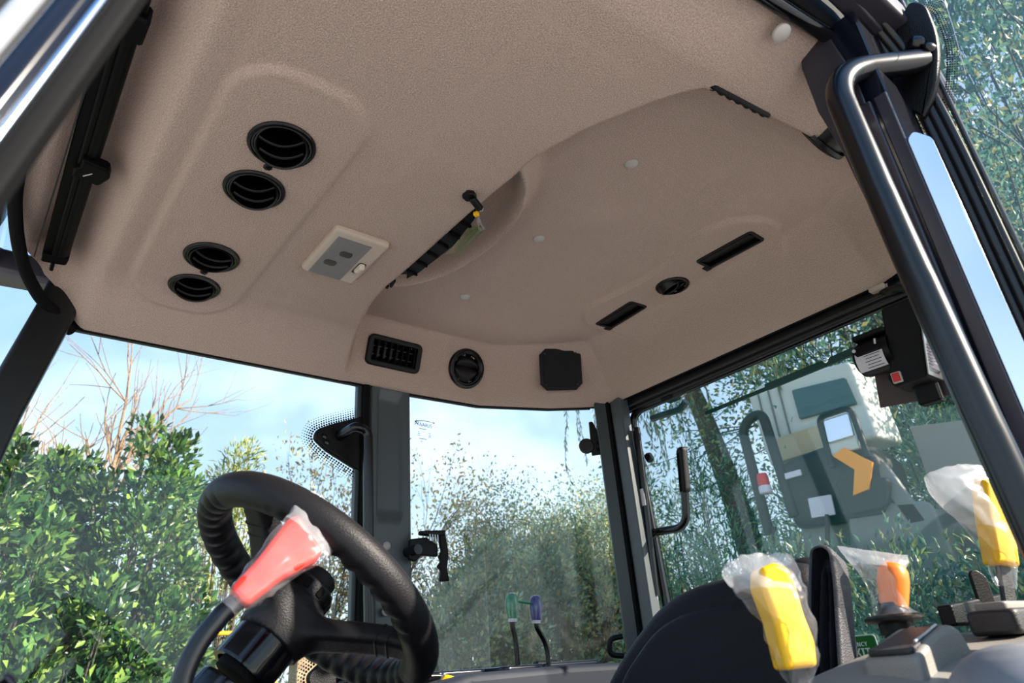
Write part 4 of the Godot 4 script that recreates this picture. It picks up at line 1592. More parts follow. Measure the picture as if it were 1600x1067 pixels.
func lever_frame(at: Vector3, axis: Vector3, face: Vector3) -> Transform3D:   # y along the axis, z towards face
	var y := axis.normalized()
	var x := y.cross(face).normalized()
	return Transform3D(Basis(x, y, x.cross(y)), at)

func controls() -> void:
	steering()
	var W := Vector3(0.785, 0, 0.615)
	var V := Vector3(-0.55, -0.2, 0.8)   # roughly towards the door
	# shuttle lever
	var lv := thing("shuttle_lever", "bent black lever with a red paddle grip beside the steering column", "lever", Vector3.ZERO)
	var b := Mb.new()
	b.tube(fillet([Vector3(0.18, 0.45, -0.8), Vector3(0.212, 0.64, -0.8), Vector3(0.245, 0.684, -0.8), Vector3(0.275, 0.703, -0.8)], 0.03, 8), 0.0108, 16)
	obj("stem", b, M.tube_black, lv, 60.0)
	var ax := Vector3(0.068, 0.066, 0.0)
	var fr := lever_frame(Vector3(0.252, 0.69, -0.795), ax, Vector3(-0.3, 0.1, 1))
	b = Mb.new()
	b.slab(round_poly([Vector2(-0.013, 0.0), Vector2(0.013, 0.0), Vector2(0.017, 0.04), Vector2(0.031, 0.09), Vector2(0.026, 0.104), Vector2(-0.024, 0.112), Vector2(-0.029, 0.1), Vector2(-0.018, 0.045)], 0.008), 0.024, fr, 0.006)
	obj("grip", b, M.red, lv, 50.0)
	var bg := func(q: Array) -> Array: return [fr * Vector3(q[0], q[1], 0), fr.basis * Vector3(q[2], 0, 0), fr.basis * Vector3(0, 0, q[3])]
	bag("clear plastic bag wrapped over the red grip beside the steering wheel", [bg.call([0, -0.012, 0.013, 0.012]), bg.call([0, 0.006, 0.017, 0.015]), bg.call([0.0, 0.05, 0.026, 0.018]), bg.call([0, 0.1, 0.037, 0.019]), bg.call([-0.004, 0.118, 0.036, 0.012]), bg.call([-0.016, 0.134, 0.022, 0.006]), bg.call([-0.024, 0.152, 0.011, 0.002])], 3, 0.0028, 3)

	# two lever rods with a green and a blue knob on the far console
	for q in [["green", Vector3(1.03, 0.705, -1.3), Vector3(1.035, 0.664, -1.3), M.knob_green, Vector3(0.003, 0.052, 0), "thin bent black lever with a glossy green knob"], ["blue", Vector3(1.1, 0.7, -1.3), Vector3(1.125, 0.65, -1.3), M.knob_blue, Vector3(0.004, 0.047, 0), "thin bent black lever with a glossy dark blue knob"]]:
		lv = thing("console_lever", q[5], "lever", Vector3.ZERO)
		var p: Vector3 = q[1]
		var d: Vector3 = q[2]
		b = Mb.new()
		b.tube(fillet([d + Vector3(0.004, -0.16, 0), d, p + Vector3(-0.002, -0.012, 0), p + Vector3(0, 0.01, 0)], 0.02, 6), 0.0058, 12)
		obj("rod", b, M.tube_black, lv, 60.0)
		var kf := standing(p, q[4])
		b = Mb.new()
		b.lathe([Vector2(0.0002, -0.001), Vector2(0.009, -0.001), Vector2(0.0105, 0.004), Vector2(0.0145, 0.02), Vector2(0.0155, 0.03), Vector2(0.0135, 0.045), Vector2(0.011, 0.052), Vector2(0.006, 0.0545), Vector2(0.0002, 0.055)], kf, 24)
		obj("knob", b, q[3], lv, 60.0)
		b = Mb.new()
		b.lathe([Vector2(0.0105, 0.001), Vector2(0.0105, -0.006), Vector2(0.0065, -0.0065)], kf, 16)
		for k in range(0, b.t.size(), 3):
			var s := b.t[k]
			b.t[k] = b.t[k + 1]
			b.t[k + 1] = s
		obj("ferrule", b, M.label_white, lv)
		var film := obj("plastic_film", bag_mesh([[kf * Vector3(0, -0.004, 0), kf.basis.x * 0.011, kf.basis.z * 0.011], [kf * Vector3(0, 0.012, 0), kf.basis.x * 0.0145, kf.basis.z * 0.0145], [kf * Vector3(0, 0.032, 0), kf.basis.x * 0.017, kf.basis.z * 0.017], [kf * Vector3(0, 0.052, 0), kf.basis.x * 0.012, kf.basis.z * 0.012], [kf * Vector3(0, 0.057, 0), kf.basis.x * 0.005, kf.basis.z * 0.005]], 11, 0.0009), M.polythene, null, 60.0)
		tag(film, "clear shrink film round the %s lever knob" % q[0], "film", "films round the lever knobs")
	b = Mb.new()
	b.tube([Vector3(1.043, 0.744, -1.3), Vector3(1.093, 0.738, -1.3)], 0.0028, 8)
	tag(obj("link_rod", b, M.knob_green), "short pale green rod linking the green and blue lever knobs", "rod")

	# yellow grip in its bag, standing up from the near console
	lv = thing("hand_lever", "lever with a fat yellow grip in front of the seat", "lever", Vector3.ZERO)
	fr = lever_frame(Vector3(0.686, 0.58, -0.42), Vector3(0.004, 0.11, 0.001), V)
	b = Mb.new()
	b.tube([fr * Vector3(0.004, -0.12, 0), fr * Vector3(0.002, 0.01, 0)], 0.009, 12)
	obj("rod", b, M.tube_black, lv)
	b = Mb.new()
	b.slab(round_poly([Vector2(-0.014, 0.0), Vector2(0.018, 0.002), Vector2(0.021, 0.025), Vector2(0.016, 0.05), Vector2(0.014, 0.075), Vector2(0.01, 0.095), Vector2(-0.004, 0.102), Vector2(-0.02, 0.096), Vector2(-0.024, 0.078), Vector2(-0.017, 0.045)], 0.005), 0.036, fr, 0.006, 4)
	obj("grip", b, M.yellow, lv, 60.0)
	bg = func(q: Array) -> Array: return [fr * Vector3(q[0], q[1], 0), fr.basis * Vector3(q[2], 0, 0), fr.basis * Vector3(0, 0, q[3])]
	bag("crumpled clear plastic bag over the fat yellow grip before the seat", [bg.call([0.004, -0.03, 0.015, 0.012]), bg.call([0.003, -0.01, 0.012, 0.014]), bg.call([0.004, 0.008, 0.021, 0.021]), bg.call([0.004, 0.045, 0.028, 0.023]), bg.call([-0.008, 0.076, 0.038, 0.023]), bg.call([-0.014, 0.092, 0.044, 0.015]), bg.call([-0.012, 0.106, 0.036, 0.006]), bg.call([-0.006, 0.114, 0.018, 0.0015])], 21, 0.003, 4)

	# orange knob on a black disc
	lv = thing("control_knob", "orange domed control knob on a black disc and stalk", "knob", Vector3.ZERO)
	fr = standing(Vector3(0.935, 0.623, -0.42), Vector3(0.012, 0.06, 0.012))
	b = Mb.new()
	b.lathe([Vector2(0.0002, -0.004), Vector2(0.03, -0.004), Vector2(0.034, -0.001), Vector2(0.034, 0.002), Vector2(0.028, 0.005), Vector2(0.02, 0.005), Vector2(0.0155, 0.012), Vector2(0.015, 0.019)], Transform3D(Basis(), fr.origin), 32)
	obj("disc", b, M.black_plastic, lv)
	b = Mb.new()
	b.lathe([Vector2(0.016, -0.08), Vector2(0.016, -0.019), Vector2(0.02, -0.018), Vector2(0.02, -0.004), Vector2(0.0002, -0.003)], Transform3D(Basis(), fr.origin), 28)
	obj("stalk", b, M.black_plastic, lv)
	b = Mb.new()
	b.lathe([Vector2(0.0002, 0.014), Vector2(0.0155, 0.014), Vector2(0.0165, 0.02), Vector2(0.0185, 0.045), Vector2(0.0175, 0.058), Vector2(0.012, 0.066), Vector2(0.0002, 0.069)], fr, 28)
	obj("knob", b, M.orange, lv, 50.0)
	bg = func(q: Array) -> Array: return [fr.origin + Vector3(0, q[1], 0) + W * q[0], (W + Vector3(0, -0.22, 0) * clampf((q[1] - 0.03) * 25.0, 0, 1)) * q[2], Vector3(-0.6, 0, 0.77) * q[3]]
	bag("flat-topped clear plastic bag over the orange control knob", [bg.call([0, 0.004, 0.03, 0.03]), bg.call([0, 0.014, 0.02, 0.02]), bg.call([0.002, 0.043, 0.024, 0.021]), bg.call([0.0, 0.062, 0.034, 0.013]), bg.call([-0.001, 0.074, 0.042, 0.005]), bg.call([-0.002, 0.082, 0.044, 0.0012])], 31, 0.0016, 3)

	# tall lever with a long yellow grip by the door pillar
	lv = thing("hand_lever", "tall flat lever with a long yellow grip beside the door pillar", "lever", Vector3.ZERO)
	fr = lever_frame(Vector3(1.165, 0.682, -0.357), Vector3(0.022, 0.125, 0.016), V)
	b = Mb.new()
	b.box(Vector3(0.018, 0.17, 0.009), fr * Vector3(0.004, -0.07, 0), fr.basis, 0.0015)
	obj("flat_bar", b, M.console_dark, lv)
	b = Mb.new()
	b.slab(round_poly([Vector2(-0.016, 0.0), Vector2(0.02, 0.0), Vector2(0.022, 0.06), Vector2(0.018, 0.118), Vector2(0.01, 0.126), Vector2(-0.016, 0.12), Vector2(-0.018, 0.06)], 0.005), 0.032, fr, 0.007)
	obj("grip", b, M.yellow, lv, 50.0)
	bg = func(q: Array) -> Array: return [fr * Vector3(q[0], q[1], 0), fr.basis * Vector3(q[2], 0, 0), fr.basis * Vector3(0, 0, q[3])]
	bag("clear plastic bag flaring from the long yellow grip by the pillar", [bg.call([0.004, -0.03, 0.012, 0.012]), bg.call([0.002, -0.008, 0.016, 0.016]), bg.call([0.002, 0.02, 0.023, 0.02]), bg.call([-0.01, 0.05, 0.036, 0.021]), bg.call([-0.03, 0.085, 0.058, 0.018]), bg.call([-0.032, 0.115, 0.064, 0.012]), bg.call([-0.016, 0.134, 0.046, 0.004]), bg.call([0.0, 0.145, 0.028, 0.001])], 41, 0.0022, 3)
	b = Mb.new()
	b.slab(round_poly([Vector2(-0.012, -0.08), Vector2(0.014, -0.08), Vector2(0.01, 0.018), Vector2(-0.004, 0.03), Vector2(-0.016, 0.026)], 0.007), 0.006, lever_frame(Vector3(1.2, 0.655, -0.4), Vector3(0.0, 1, 0.05), V), 0.002)
	tag(obj("side_lever", b, M.black_plastic), "flat black lever blade just behind the tall yellow lever", "lever")

func seat_and_console() -> void:
	# seat
	var side := Basis(Vector3.BACK, Vector3.UP, Vector3.LEFT)   # local x = +z, y = up, z = -x
	var lean := Basis(Vector3.FORWARD, 0.22)
	var seat := thing("driver_seat", "black driver's seat with a rounded padded backrest", "seat", Vector3.ZERO)
	var b := Mb.new()
	b.slab(round_poly([Vector2(-0.24, -0.45), Vector2(0.25, -0.45), Vector2(0.26, 0.05), Vector2(0.235, 0.135), Vector2(0.1, 0.127), Vector2(-0.02, 0.118), Vector2(-0.1, 0.088), Vector2(-0.19, 0.01), Vector2(-0.25, -0.06)], [0.05, 0.05, 0.05, 0.05, 0.05, 0.05, 0.06, 0.06, 0.05]), 0.13, Transform3D(lean * side, Vector3(1.16, 0.6, -0.865)), 0.045, 5)
	obj("backrest", b, M.seat_vinyl, seat, 60.0)
	b = Mb.new()
	b.slab(round_poly([Vector2(-0.2, -0.3), Vector2(0.215, -0.3), Vector2(0.22, 0.06), Vector2(0.195, 0.1), Vector2(-0.01, 0.09), Vector2(-0.08, 0.065), Vector2(-0.17, -0.02)], 0.04), 0.04, Transform3D(lean * side, Vector3(1.09, 0.585, -0.865)), 0.018, 4)
	obj("back_cushion", b, M.seat_vinyl, seat, 60.0)
	b = Mb.new()
	b.slab(round_poly([Vector2(-0.2, -0.3), Vector2(0.28, -0.3), Vector2(0.28, 0.1), Vector2(0.25, 0.155), Vector2(0.15, 0.14), Vector2(-0.14, 0.07)], 0.06), 0.1, Transform3D(lean * side, Vector3(1.235, 0.6, -0.92)), 0.04, 5)
	obj("back_shell", b, M.soft_black, seat, 60.0)
	b = Mb.new()
	b.slab(rect(0.5, 0.48, 0.08), 0.13, Transform3D(Basis(Vector3.BACK, Vector3.RIGHT, Vector3.UP), Vector3(0.9, 0.38, -0.865)), 0.05, 4)
	obj("seat_cushion", b, M.seat_vinyl, seat, 60.0)
	b = Mb.new()
	b.box(Vector3(0.36, 0.33, 0.36), Vector3(0.93, 0.165, -0.865), Basis(), 0.03)
	obj("pedestal", b, M.rubber, seat)
	# folded-up armrest with a slot
	var arm := thing("armrest", "upright folded armrest with a long narrow slot, sunlit along one side", "armrest", Vector3.ZERO)
	var fr := Transform3D(Basis(Vector3.FORWARD, 0.4) * Basis(Vector3.UP, 0.12) * side, Vector3(1.005, 0.57, -0.555))
	b = Mb.new()
	var groove := round_poly([Vector2(-0.009, -0.15), Vector2(0.008, -0.15), Vector2(0.01, 0.0), Vector2(0.013, 0.12), Vector2(0.009, 0.14), Vector2(0.003, 0.13), Vector2(-0.004, 0.05)], 0.005)
	b.slab(round_poly([Vector2(-0.024, -0.2), Vector2(0.026, -0.2), Vector2(0.026, 0.12), Vector2(0.022, 0.165), Vector2(0.006, 0.178), Vector2(-0.016, 0.172), Vector2(-0.02, 0.12), Vector2(-0.024, 0.03)], [0.004, 0.004, 0.02, 0.016, 0.016, 0.012, 0.04, 0.04]), 0.052, fr, 0.007, 3, groove, 0.03)
	obj("slotted_pad", b, M.arm_plastic, arm, 40.0)
	# near fender console
	var con := thing("fender_console", "grey moulded fender console carrying the levers by the open door", "console", Vector3.ZERO)
	var ridge := [Vector3(0.42, 0.4, 0), Vector3(0.58, 0.475, 0), Vector3(0.7, 0.52, 0), Vector3(0.8, 0.548, 0), Vector3(0.9, 0.567, 0), Vector3(1.02, 0.585, 0), Vector3(1.2, 0.601, 0), Vector3(1.5, 0.603, 0)]
	var rp := spline(ridge, 8)
	b = Mb.new()
	b.sheet(56, 30, func(u: float, w: float) -> Vector3:
		var q: Vector3 = rp[int(round(u * 56))]
		var an := w * PI
		# rounded cross-section: level top, sides rolling down
		var z := -0.4 - cos(an) * 0.125
		var y := q.y - 0.004 * pow(absf(cos(an)), 3.0) + 0.03 * pow(sin(an), 2.0) * (1.0 - ss(0.75, 1.1, q.x)) - (0.0 if w > 0.08 and w < 0.92 else 0.35)
		return Vector3(q.x, y, z))
	obj("top_shell", b, M.console_plastic, con, 60.0)
	b = Mb.new()
	b.slab(PackedVector2Array([Vector2(0.45, 0.0), Vector2(1.5, 0.0), Vector2(1.5, 0.57), Vector2(0.9, 0.53), Vector2(0.6, 0.45), Vector2(0.45, 0.38)]), 0.2, Transform3D(Basis(), Vector3(0, 0, -0.4)))
	obj("body", b, M.console_dark, con)
	# raised switch block with dark inlay
	b = Mb.new()
	b.slab(round_poly([Vector2(0.765, 0.53), Vector2(0.768, 0.583), Vector2(0.81, 0.598), Vector2(0.87, 0.611), Vector2(0.89, 0.607), Vector2(0.905, 0.585), Vector2(0.905, 0.53)], 0.008), 0.058, Transform3D(Basis(), Vector3(0, 0, -0.362)), 0.006)
	var blk := obj("switch_block", b, M.console_plastic, con, 50.0)
	b = Mb.new()
	b.sheet(12, 2, func(u: float, w: float) -> Vector3:
		var x := lerpf(0.752, 0.882, u)
		return Vector3(x, lerpf(0.5925, 0.6195, pow(u, 0.85)) + 0.001, lerpf(-0.33, -0.385, w)), -0.002)
	b = Mb.new()
	b.slab(round_poly([Vector2(0.0, -0.024), Vector2(0.1, -0.02), Vector2(0.1, 0.02), Vector2(0.0, 0.024)], 0.008), 0.006, Transform3D(Basis(Vector3(0.98, 0.2, 0), Vector3(0, 0, -1), Vector3(-0.2, 0.98, 0)), Vector3(0.772, 0.588, -0.362)), 0.002)
	obj("dark_inlay", b, M.console_dark, blk)
	b = Mb.new()
	b.tube([Vector3(0.79, 0.5965, -0.3415), Vector3(0.83, 0.6045, -0.343), Vector3(0.862, 0.611, -0.345)], 0.0015, 8)
	obj("inlay_line", b, M.silver_paint, blk)
	# lever gate by the pillar
	b = Mb.new()
	b.slab(rect(0.15, 0.06, 0.012), 0.03, Transform3D(Basis(Vector3.RIGHT, Vector3.FORWARD, Vector3.UP), Vector3(1.13, 0.61, -0.355)), 0.006)
	obj("lever_gate", b, M.console_dark, con)
	b = Mb.new()
	b.slab(rect(0.13, 0.04, 0.01), 0.012, Transform3D(Basis(Vector3.RIGHT, Vector3.FORWARD, Vector3.UP), Vector3(1.13, 0.628, -0.355)), 0.003)
	obj("gate_lid", b, M.console_plastic, con)
	b = Mb.new()
	b.slab(round_poly([Vector2(1.08, 0.61), Vector2(1.3, 0.61), Vector2(1.3, 0.652), Vector2(1.08, 0.637)], 0.004), 0.02, Transform3D(Basis(), Vector3(0, 0, -0.415)), 0.003)
	obj("black_ledge", b, M.black_plastic, con)
	# rounded lobe of the console nearest the door
	b = Mb.new()
	b.blob(Vector3(0.56, 0.33, -0.33), Vector3(1.2, 0.62, -0.14), 0.008, func(p: Vector3) -> float:
		return sd_box(p - Vector3(0.9, 0.472, -0.235), Vector3(0.25, 0.118, 0.06), 0.058))
	obj("console_lobe", b, M.fender_grey, con, 180.0)
	b = Mb.new()
	b.lathe([Vector2(0.022, 0.0), Vector2(0.022, 0.012), Vector2(0.018, 0.018), Vector2(0.0002, 0.02)], Transform3D(Basis(), Vector3(0.6, 0.5, -0.4)), 24)
	obj("round_button", b, M.gloss_black, con)
	# far console: dark panels just below eye level
	var fc := thing("far_console", "dark blue-black moulded console below the far window", "console", Vector3.ZERO)
	b = Mb.new()
	b.slab(round_poly([Vector2(0.76, 0.0), Vector2(1.5, 0.0), Vector2(1.5, 0.594), Vector2(1.1, 0.603), Vector2(0.85, 0.602), Vector2(0.77, 0.585)], [0.0, 0.0, 0.01, 0.02, 0.02, 0.01]), 0.36, Transform3D(Basis(), Vector3(0, 0, -1.4)), 0.015)
	obj("shell", b, M.console_navy, fc, 50.0)
	for q in [[0.88, -1.36, 0.14], [1.03, -1.33, 0.12], [1.2, -1.36, 0.18]]:
		b = Mb.new()
		b.slab(rect(q[2], 0.13, 0.02), 0.012, Transform3D(Basis(Vector3.RIGHT, Vector3.FORWARD, Vector3.UP), Vector3(q[0], 0.604, q[1])), 0.005)
		obj("panel", b, M.navy_gloss, fc)
	b = Mb.new()
	b.box(Vector3(0.07, 0.012, 0.02), Vector3(1.22, 0.612, -1.42), Basis(), 0.004)
	obj("catch", b, M.black_plastic, fc)
	for q in [[Vector3(0.81, 0.6, -1.3), "black chrome-edged lever tip low beside the steering wheel rim", "silver_paint"], [Vector3(0.86, 0.59, -1.27), "second black chrome-edged lever tip, lower and further right", "silver_paint"]]:
		var lt := thing("lever_tip", q[1], "lever", q[0], "lever tips below the far window")
		b = Mb.new()
		b.slab(round_poly([Vector2(-0.03, -0.008), Vector2(0.024, -0.004), Vector2(0.03, 0.006), Vector2(-0.026, 0.008)], 0.004), 0.022, Transform3D(), 0.004)
		obj("grip", b, M.gloss_black, lt)
		b = Mb.new()
		b.slab(round_poly([Vector2(0.014, -0.006), Vector2(0.026, -0.005), Vector2(0.031, 0.007), Vector2(0.024, 0.008)], 0.003), 0.024, Transform3D(), 0.003)
		obj("bright_edge", b, M.chrome, lt)
		b = Mb.new()
		b.tube([Vector3(0.0, -0.005, 0), Vector3(0.0, -0.1, 0)], 0.005, 8)
		obj("rod", b, M.tube_black, lt)
	b = Mb.new()
	b.slab(round_poly([Vector2(-0.012, -0.04), Vector2(0.012, -0.04), Vector2(0.022, 0.012), Vector2(0.0, 0.018), Vector2(-0.014, 0.002)], 0.004), 0.02, facing(Vector3(0.825, 0.586, -1.27), Vector3(-0.6, 0, 0.8)), 0.004)
	tag(obj("yellow_tab", b, M.yellow), "bright yellow lever tab peeping out under the steering wheel rim", "tab")
	# dash hood corner
	var da := thing("dash_hood", "dark instrument hood corner at the lower left edge", "dashboard", Vector3.ZERO)
	b = Mb.new()
	b.slab(round_poly([Vector2(-0.1, 0.0), Vector2(0.16, 0.0), Vector2(0.12, 0.5), Vector2(0.062, 0.606), Vector2(0.045, 0.622), Vector2(-0.1, 0.6)], 0.012), 0.3, Transform3D(Basis(), Vector3(0, 0, -0.78)), 0.01)
	obj("cowl", b, M.soft_black, da)
	b = Mb.new()
	b.box(Vector3(0.012, 0.006, 0.27), Vector3(0.052, 0.62, -0.78), Basis(Vector3.BACK, -0.8), 0.002)
	obj("ribbed_edge", b, M.navy_gloss, da)

# ---------------------------------------------------------------- rear window and side window hardware
func lettering(text: String, size: float, m: Material, at: Transform3D, parent: Node3D, called: String) -> void:
	var tx := TextMesh.new()
	tx.text = text
	var f := SystemFont.new()
	f.font_names = PackedStringArray(["Droid Sans"])
	f.font_weight = 700
	tx.font = f
	tx.font_size = 32
	tx.pixel_size = size / 32.0
	tx.depth = 0.0006
	var o := obj(called, tx, m, parent)
	o.transform = at

func rear_gear() -> void:
	var w: Node3D = get_node("window_4")
	var b := Mb.new()
	b.tube(fillet([Vector3(1.622, 1.322, -0.4), Vector3(1.622, 1.318, -1.362), Vector3(1.622, 0.64, -1.338)], 0.06, 8), 0.013, 14)
	obj("tube_frame", b, M.tube_black, w, 60.0)
	b = Mb.new()
	b.tube(fillet([Vector3(1.62, 0.938, -1.349), Vector3(1.612, 0.928, -1.215), Vector3(1.61, 1.03, -1.198)], 0.045, 8), 0.0115, 14)
	obj("pull_handle", b, M.tube_black, w, 60.0)
	b = Mb.new()
	b.tube([Vector3(1.612, 0.925, -1.352), Vector3(1.618, 0.937, -1.338)], 0.014, 12)
	obj("handle_boss", b, M.tube_black, w)
	b = Mb.new()
	b.slab(rect(0.032, 0.135, 0.015), 0.024, Transform3D(Basis(Vector3(-0.3, 0, 0.95).normalized(), Vector3(0, 0.99, 0.12).normalized(), Vector3(-0.95, 0, -0.3).normalized()), Vector3(1.61, 1.085, -1.19)), 0.008)
	obj("ribbed_grip", b, M.grip_black, w, 50.0)
	for k in 4:
		b = Mb.new()
		b.box(Vector3(0.002, 0.11, 0.004), Vector3(1.598, 1.08, -1.198 + 0.006 * k), Basis(Vector3.RIGHT, 0.12))
		obj("grip_rib", b, M.rubber, w)
	# gas strut
	var s := thing("gas_strut", "slim black gas strut with a pale label beside the rear corner pillar", "strut", Vector3.ZERO)
	b = Mb.new()
	b.tube([Vector3(1.588, 1.25, -1.318), Vector3(1.584, 0.76, -1.342)], 0.0105, 14)
	obj("cylinder", b, M.tube_black, s)
	b = Mb.new()
	b.tube([Vector3(1.584, 0.76, -1.342), Vector3(1.582, 0.71, -1.345)], 0.0055, 12)
	obj("piston_rod", b, M.metal, s)
	b = Mb.new()
	b.box(Vector3(0.012, 0.03, 0.02), Vector3(1.58, 0.7, -1.344), Basis(), 0.004)
	obj("end_eye", b, M.black_plastic, s)
	b = Mb.new()
	b.sheet(8, 1, func(u: float, q: float) -> Vector3:
		var a := lerpf(-2.4, -0.7, u)
		return Vector3(1.586 + 0.0109 * sin(a), lerpf(1.01, 1.06, q), -1.329 + 0.0109 * cos(a)))
	obj("label", b, M.label_white, s)
	b = Mb.new()
	b.tube(fillet([Vector3(1.555, 0.71, -1.4), Vector3(1.56, 0.703, -1.36), Vector3(1.575, 0.7, -1.346)], 0.01, 4), 0.0065, 10)
	tag(obj("ball_stud", b, M.tube_black), "black ball stud holding the foot of the gas strut to the pillar", "stud")
	b = Mb.new()
	b.tube(spline([Vector3(1.59, 0.69, -1.33), Vector3(1.6, 0.645, -1.305), Vector3(1.61, 0.6, -1.255), Vector3(1.62, 0.57, -1.2)], 6), 0.009, 10)
	tag(obj("hose", b, M.rubber_sheen), "short black hose curving down behind the seat from the pillar foot", "hose")
	# side window catch on the corner pillar
	var ct := thing("window_catch", "black window hinge plate with a round rubber roller on the corner pillar", "catch", Vector3.ZERO)
	b = Mb.new()
	b.slab(round_poly([Vector2(-0.03, -0.055), Vector2(0.012, -0.055), Vector2(0.008, 0.0), Vector2(-0.014, 0.055), Vector2(-0.026, 0.055)], 0.004), 0.014, facing(Vector3(1.535, 1.245, -1.432), Vector3(-0.75, 0, 0.65)), 0.003)
	obj("plate", b, M.black_plastic, ct)
	b = Mb.new()
	b.slab(round_poly([Vector2(0.002, -0.05), Vector2(0.026, -0.05), Vector2(0.022, -0.005), Vector2(-0.004, 0.04)], 0.003), 0.006, facing(Vector3(1.53, 1.245, -1.428), Vector3(-0.75, 0, 0.65)), 0.002)
	obj("bright_cheek", b, M.silver_paint, ct)
	b = Mb.new()
	b.slab(disc(0.024, 24), 0.018, facing(Vector3(1.505, 1.222, -1.462), Vector3(-0.75, 0, 0.65)), 0.004)
	obj("roller", b, M.rubber_sheen, ct)
	for k in 2:
		b = Mb.new()
		b.slab(disc(0.006, 12), 0.003, facing(Vector3(1.5265, 1.205 + 0.022 * k, -1.432), Vector3(-0.75, 0, 0.65)))
		obj("bolt_head", b, M.rubber, ct)
	b = Mb.new()
	b.lathe([Vector2(0.0002, -0.012), Vector2(0.014, -0.01), Vector2(0.016, 0.0), Vector2(0.012, 0.01), Vector2(0.0002, 0.012)], standing(Vector3(1.64, 1.165, -1.33), Vector3(0.3, 0.3, 1)), 16)
	tag(obj("bump_stop", b, M.rubber), "small round rubber bump stop beside the rear window tube", "stop")
	b = Mb.new()
	b.tube(fillet([Vector3(1.53, 0.665, -1.44), Vector3(1.5, 0.66, -1.465), Vector3(1.5, 0.62, -1.47), Vector3(1.53, 0.615, -1.445)], 0.018, 6), 0.008, 10)
	tag(obj("loop_catch", b, M.black_plastic), "black loop catch low on the corner pillar above the seat", "catch")
	var hg := thing("hinge_block", "black hinge block and arm under the rear header rail", "hinge", Vector3.ZERO)
	b = Mb.new()
	b.box(Vector3(0.05, 0.045, 0.05), Vector3(1.63, 1.33, -1.2), Basis(), 0.006)
	obj("block", b, M.black_plastic, hg)
	b = Mb.new()
	b.tube([Vector3(1.66, 1.29, -1.31), Vector3(1.665, 1.285, -1.2), Vector3(1.66, 1.3, -1.17)], 0.011, 10)
	obj("arm", b, M.tube_black, hg)

	# far side window latch with its pistol handle
	var la := thing("window_latch", "black pistol-shaped latch handle on the far side window", "latch", Vector3.ZERO)
	b = Mb.new()
	b.slab(round_poly([Vector2(0.0, 0.0), Vector2(0.018, -0.002), Vector2(0.026, -0.055), Vector2(0.021, -0.09), Vector2(0.027, -0.122), Vector2(0.0, -0.122), Vector2(0.004, -0.095), Vector2(-0.006, -0.085), Vector2(0.004, -0.072), Vector2(-0.002, -0.06), Vector2(0.006, -0.048), Vector2(0.0, -0.02)], 0.004), 0.026, facing(Vector3(0.998, 0.942, -1.55), Vector3(-0.4, -0.1, 0.9)), 0.006)
	obj("grip", b, M.soft_black, la, 50.0)
	b = Mb.new()
	b.slab(round_poly([Vector2(-0.052, 0.004), Vector2(0.018, 0.004), Vector2(0.018, -0.01), Vector2(-0.01, -0.012), Vector2(-0.052, -0.006)], 0.004), 0.03, facing(Vector3(0.998, 0.944, -1.55), Vector3(-0.4, -0.1, 0.9)), 0.004)
	obj("head", b, M.black_plastic, la)
	for k in 4:
		b = Mb.new()
		b.box(Vector3(0.003, 0.017, 0.004), Vector3(0.962 + 0.0085 * k, 0.926, -1.535 - 0.001 * k))
		obj("spring_coil", b, M.metal, la)
	b = Mb.new()
	b.slab(round_poly([Vector2(-0.075, 0.012), Vector2(-0.03, 0.016), Vector2(0.0, -0.004), Vector2(0.0, -0.034), Vector2(-0.045, -0.03), Vector2(-0.06, -0.046), Vector2(-0.078, -0.04)], 0.006), 0.016, facing(Vector3(1.0, 0.916, -1.56), Vector3(-0.3, 0, 1)), 0.004)
	obj("pivot_arm", b, M.black_plastic, la)
	b = Mb.new()
	b.tube([Vector3(0.935, 0.898, -1.548), Vector3(0.932, 0.898, -1.6)], 0.013, 16)
	obj("pivot", b, M.navy_gloss, la)

	# wiper motor at the top of the rear window
	var wm := thing("wiper_motor", "black rear wiper motor with housing, white sticker and red switch", "wiper motor", Vector3.ZERO)
	b = Mb.new()
	b.slab(round_poly([Vector2(-0.522, 1.285), Vector2(-0.44, 1.285), Vector2(-0.472, 1.1), Vector2(-0.545, 1.1), Vector2(-0.555, 1.125), Vector2(-0.54, 1.15)], 0.008), 0.075, Transform3D(Basis(Vector3.BACK, Vector3.UP, Vector3.LEFT), Vector3(1.58, -0.005, 0)), 0.006)
	obj("housing", b, M.soft_black, wm)
	b = Mb.new()
	b.lathe([Vector2(0.0002, 0.0), Vector2(0.03, 0.0), Vector2(0.037, 0.004), Vector2(0.041, 0.016), Vector2(0.041, 0.085)], Transform3D(Basis(Vector3.RIGHT, PI * 0.5), Vector3(1.57, 1.185, -0.612)), 36)
	obj("motor_can", b, M.black_plastic, wm, 50.0)
	b = Mb.new()
	b.box(Vector3(0.05, 0.014, 0.075), Vector3(1.565, 1.232, -0.565), Basis(), 0.003)
	obj("cover_ridge", b, M.black_plastic, wm)
	b = Mb.new()
	b.sheet(12, 1, func(u: float, q: float) -> Vector3:
		var a := lerpf(-0.75, 0.42, u)
		return Vector3(1.57 - 0.0415 * cos(a), 1.182 + 0.0415 * sin(a) - 0.006, lerpf(-0.602, -0.54, q)))
	var st := obj("white_sticker", b, M.label_white, wm, 60.0)
	for k in 6:
		b = Mb.new()
		var a := -0.6 + 0.17 * k
		b.box(Vector3(0.0006, 0.0012, 0.03 if k % 2 else 0.036), Vector3(1.57 - 0.0422 * cos(a), 1.176 + 0.0422 * sin(a), -0.564))
		obj("print_line", b, M.ink, st)
	b = Mb.new()
	b.slab(disc(0.004, 12), 0.003, facing(Vector3(1.5295, 1.2, -0.6), Vector3.LEFT))
	obj("rivet", b, M.label_white, wm)
	b = Mb.new()
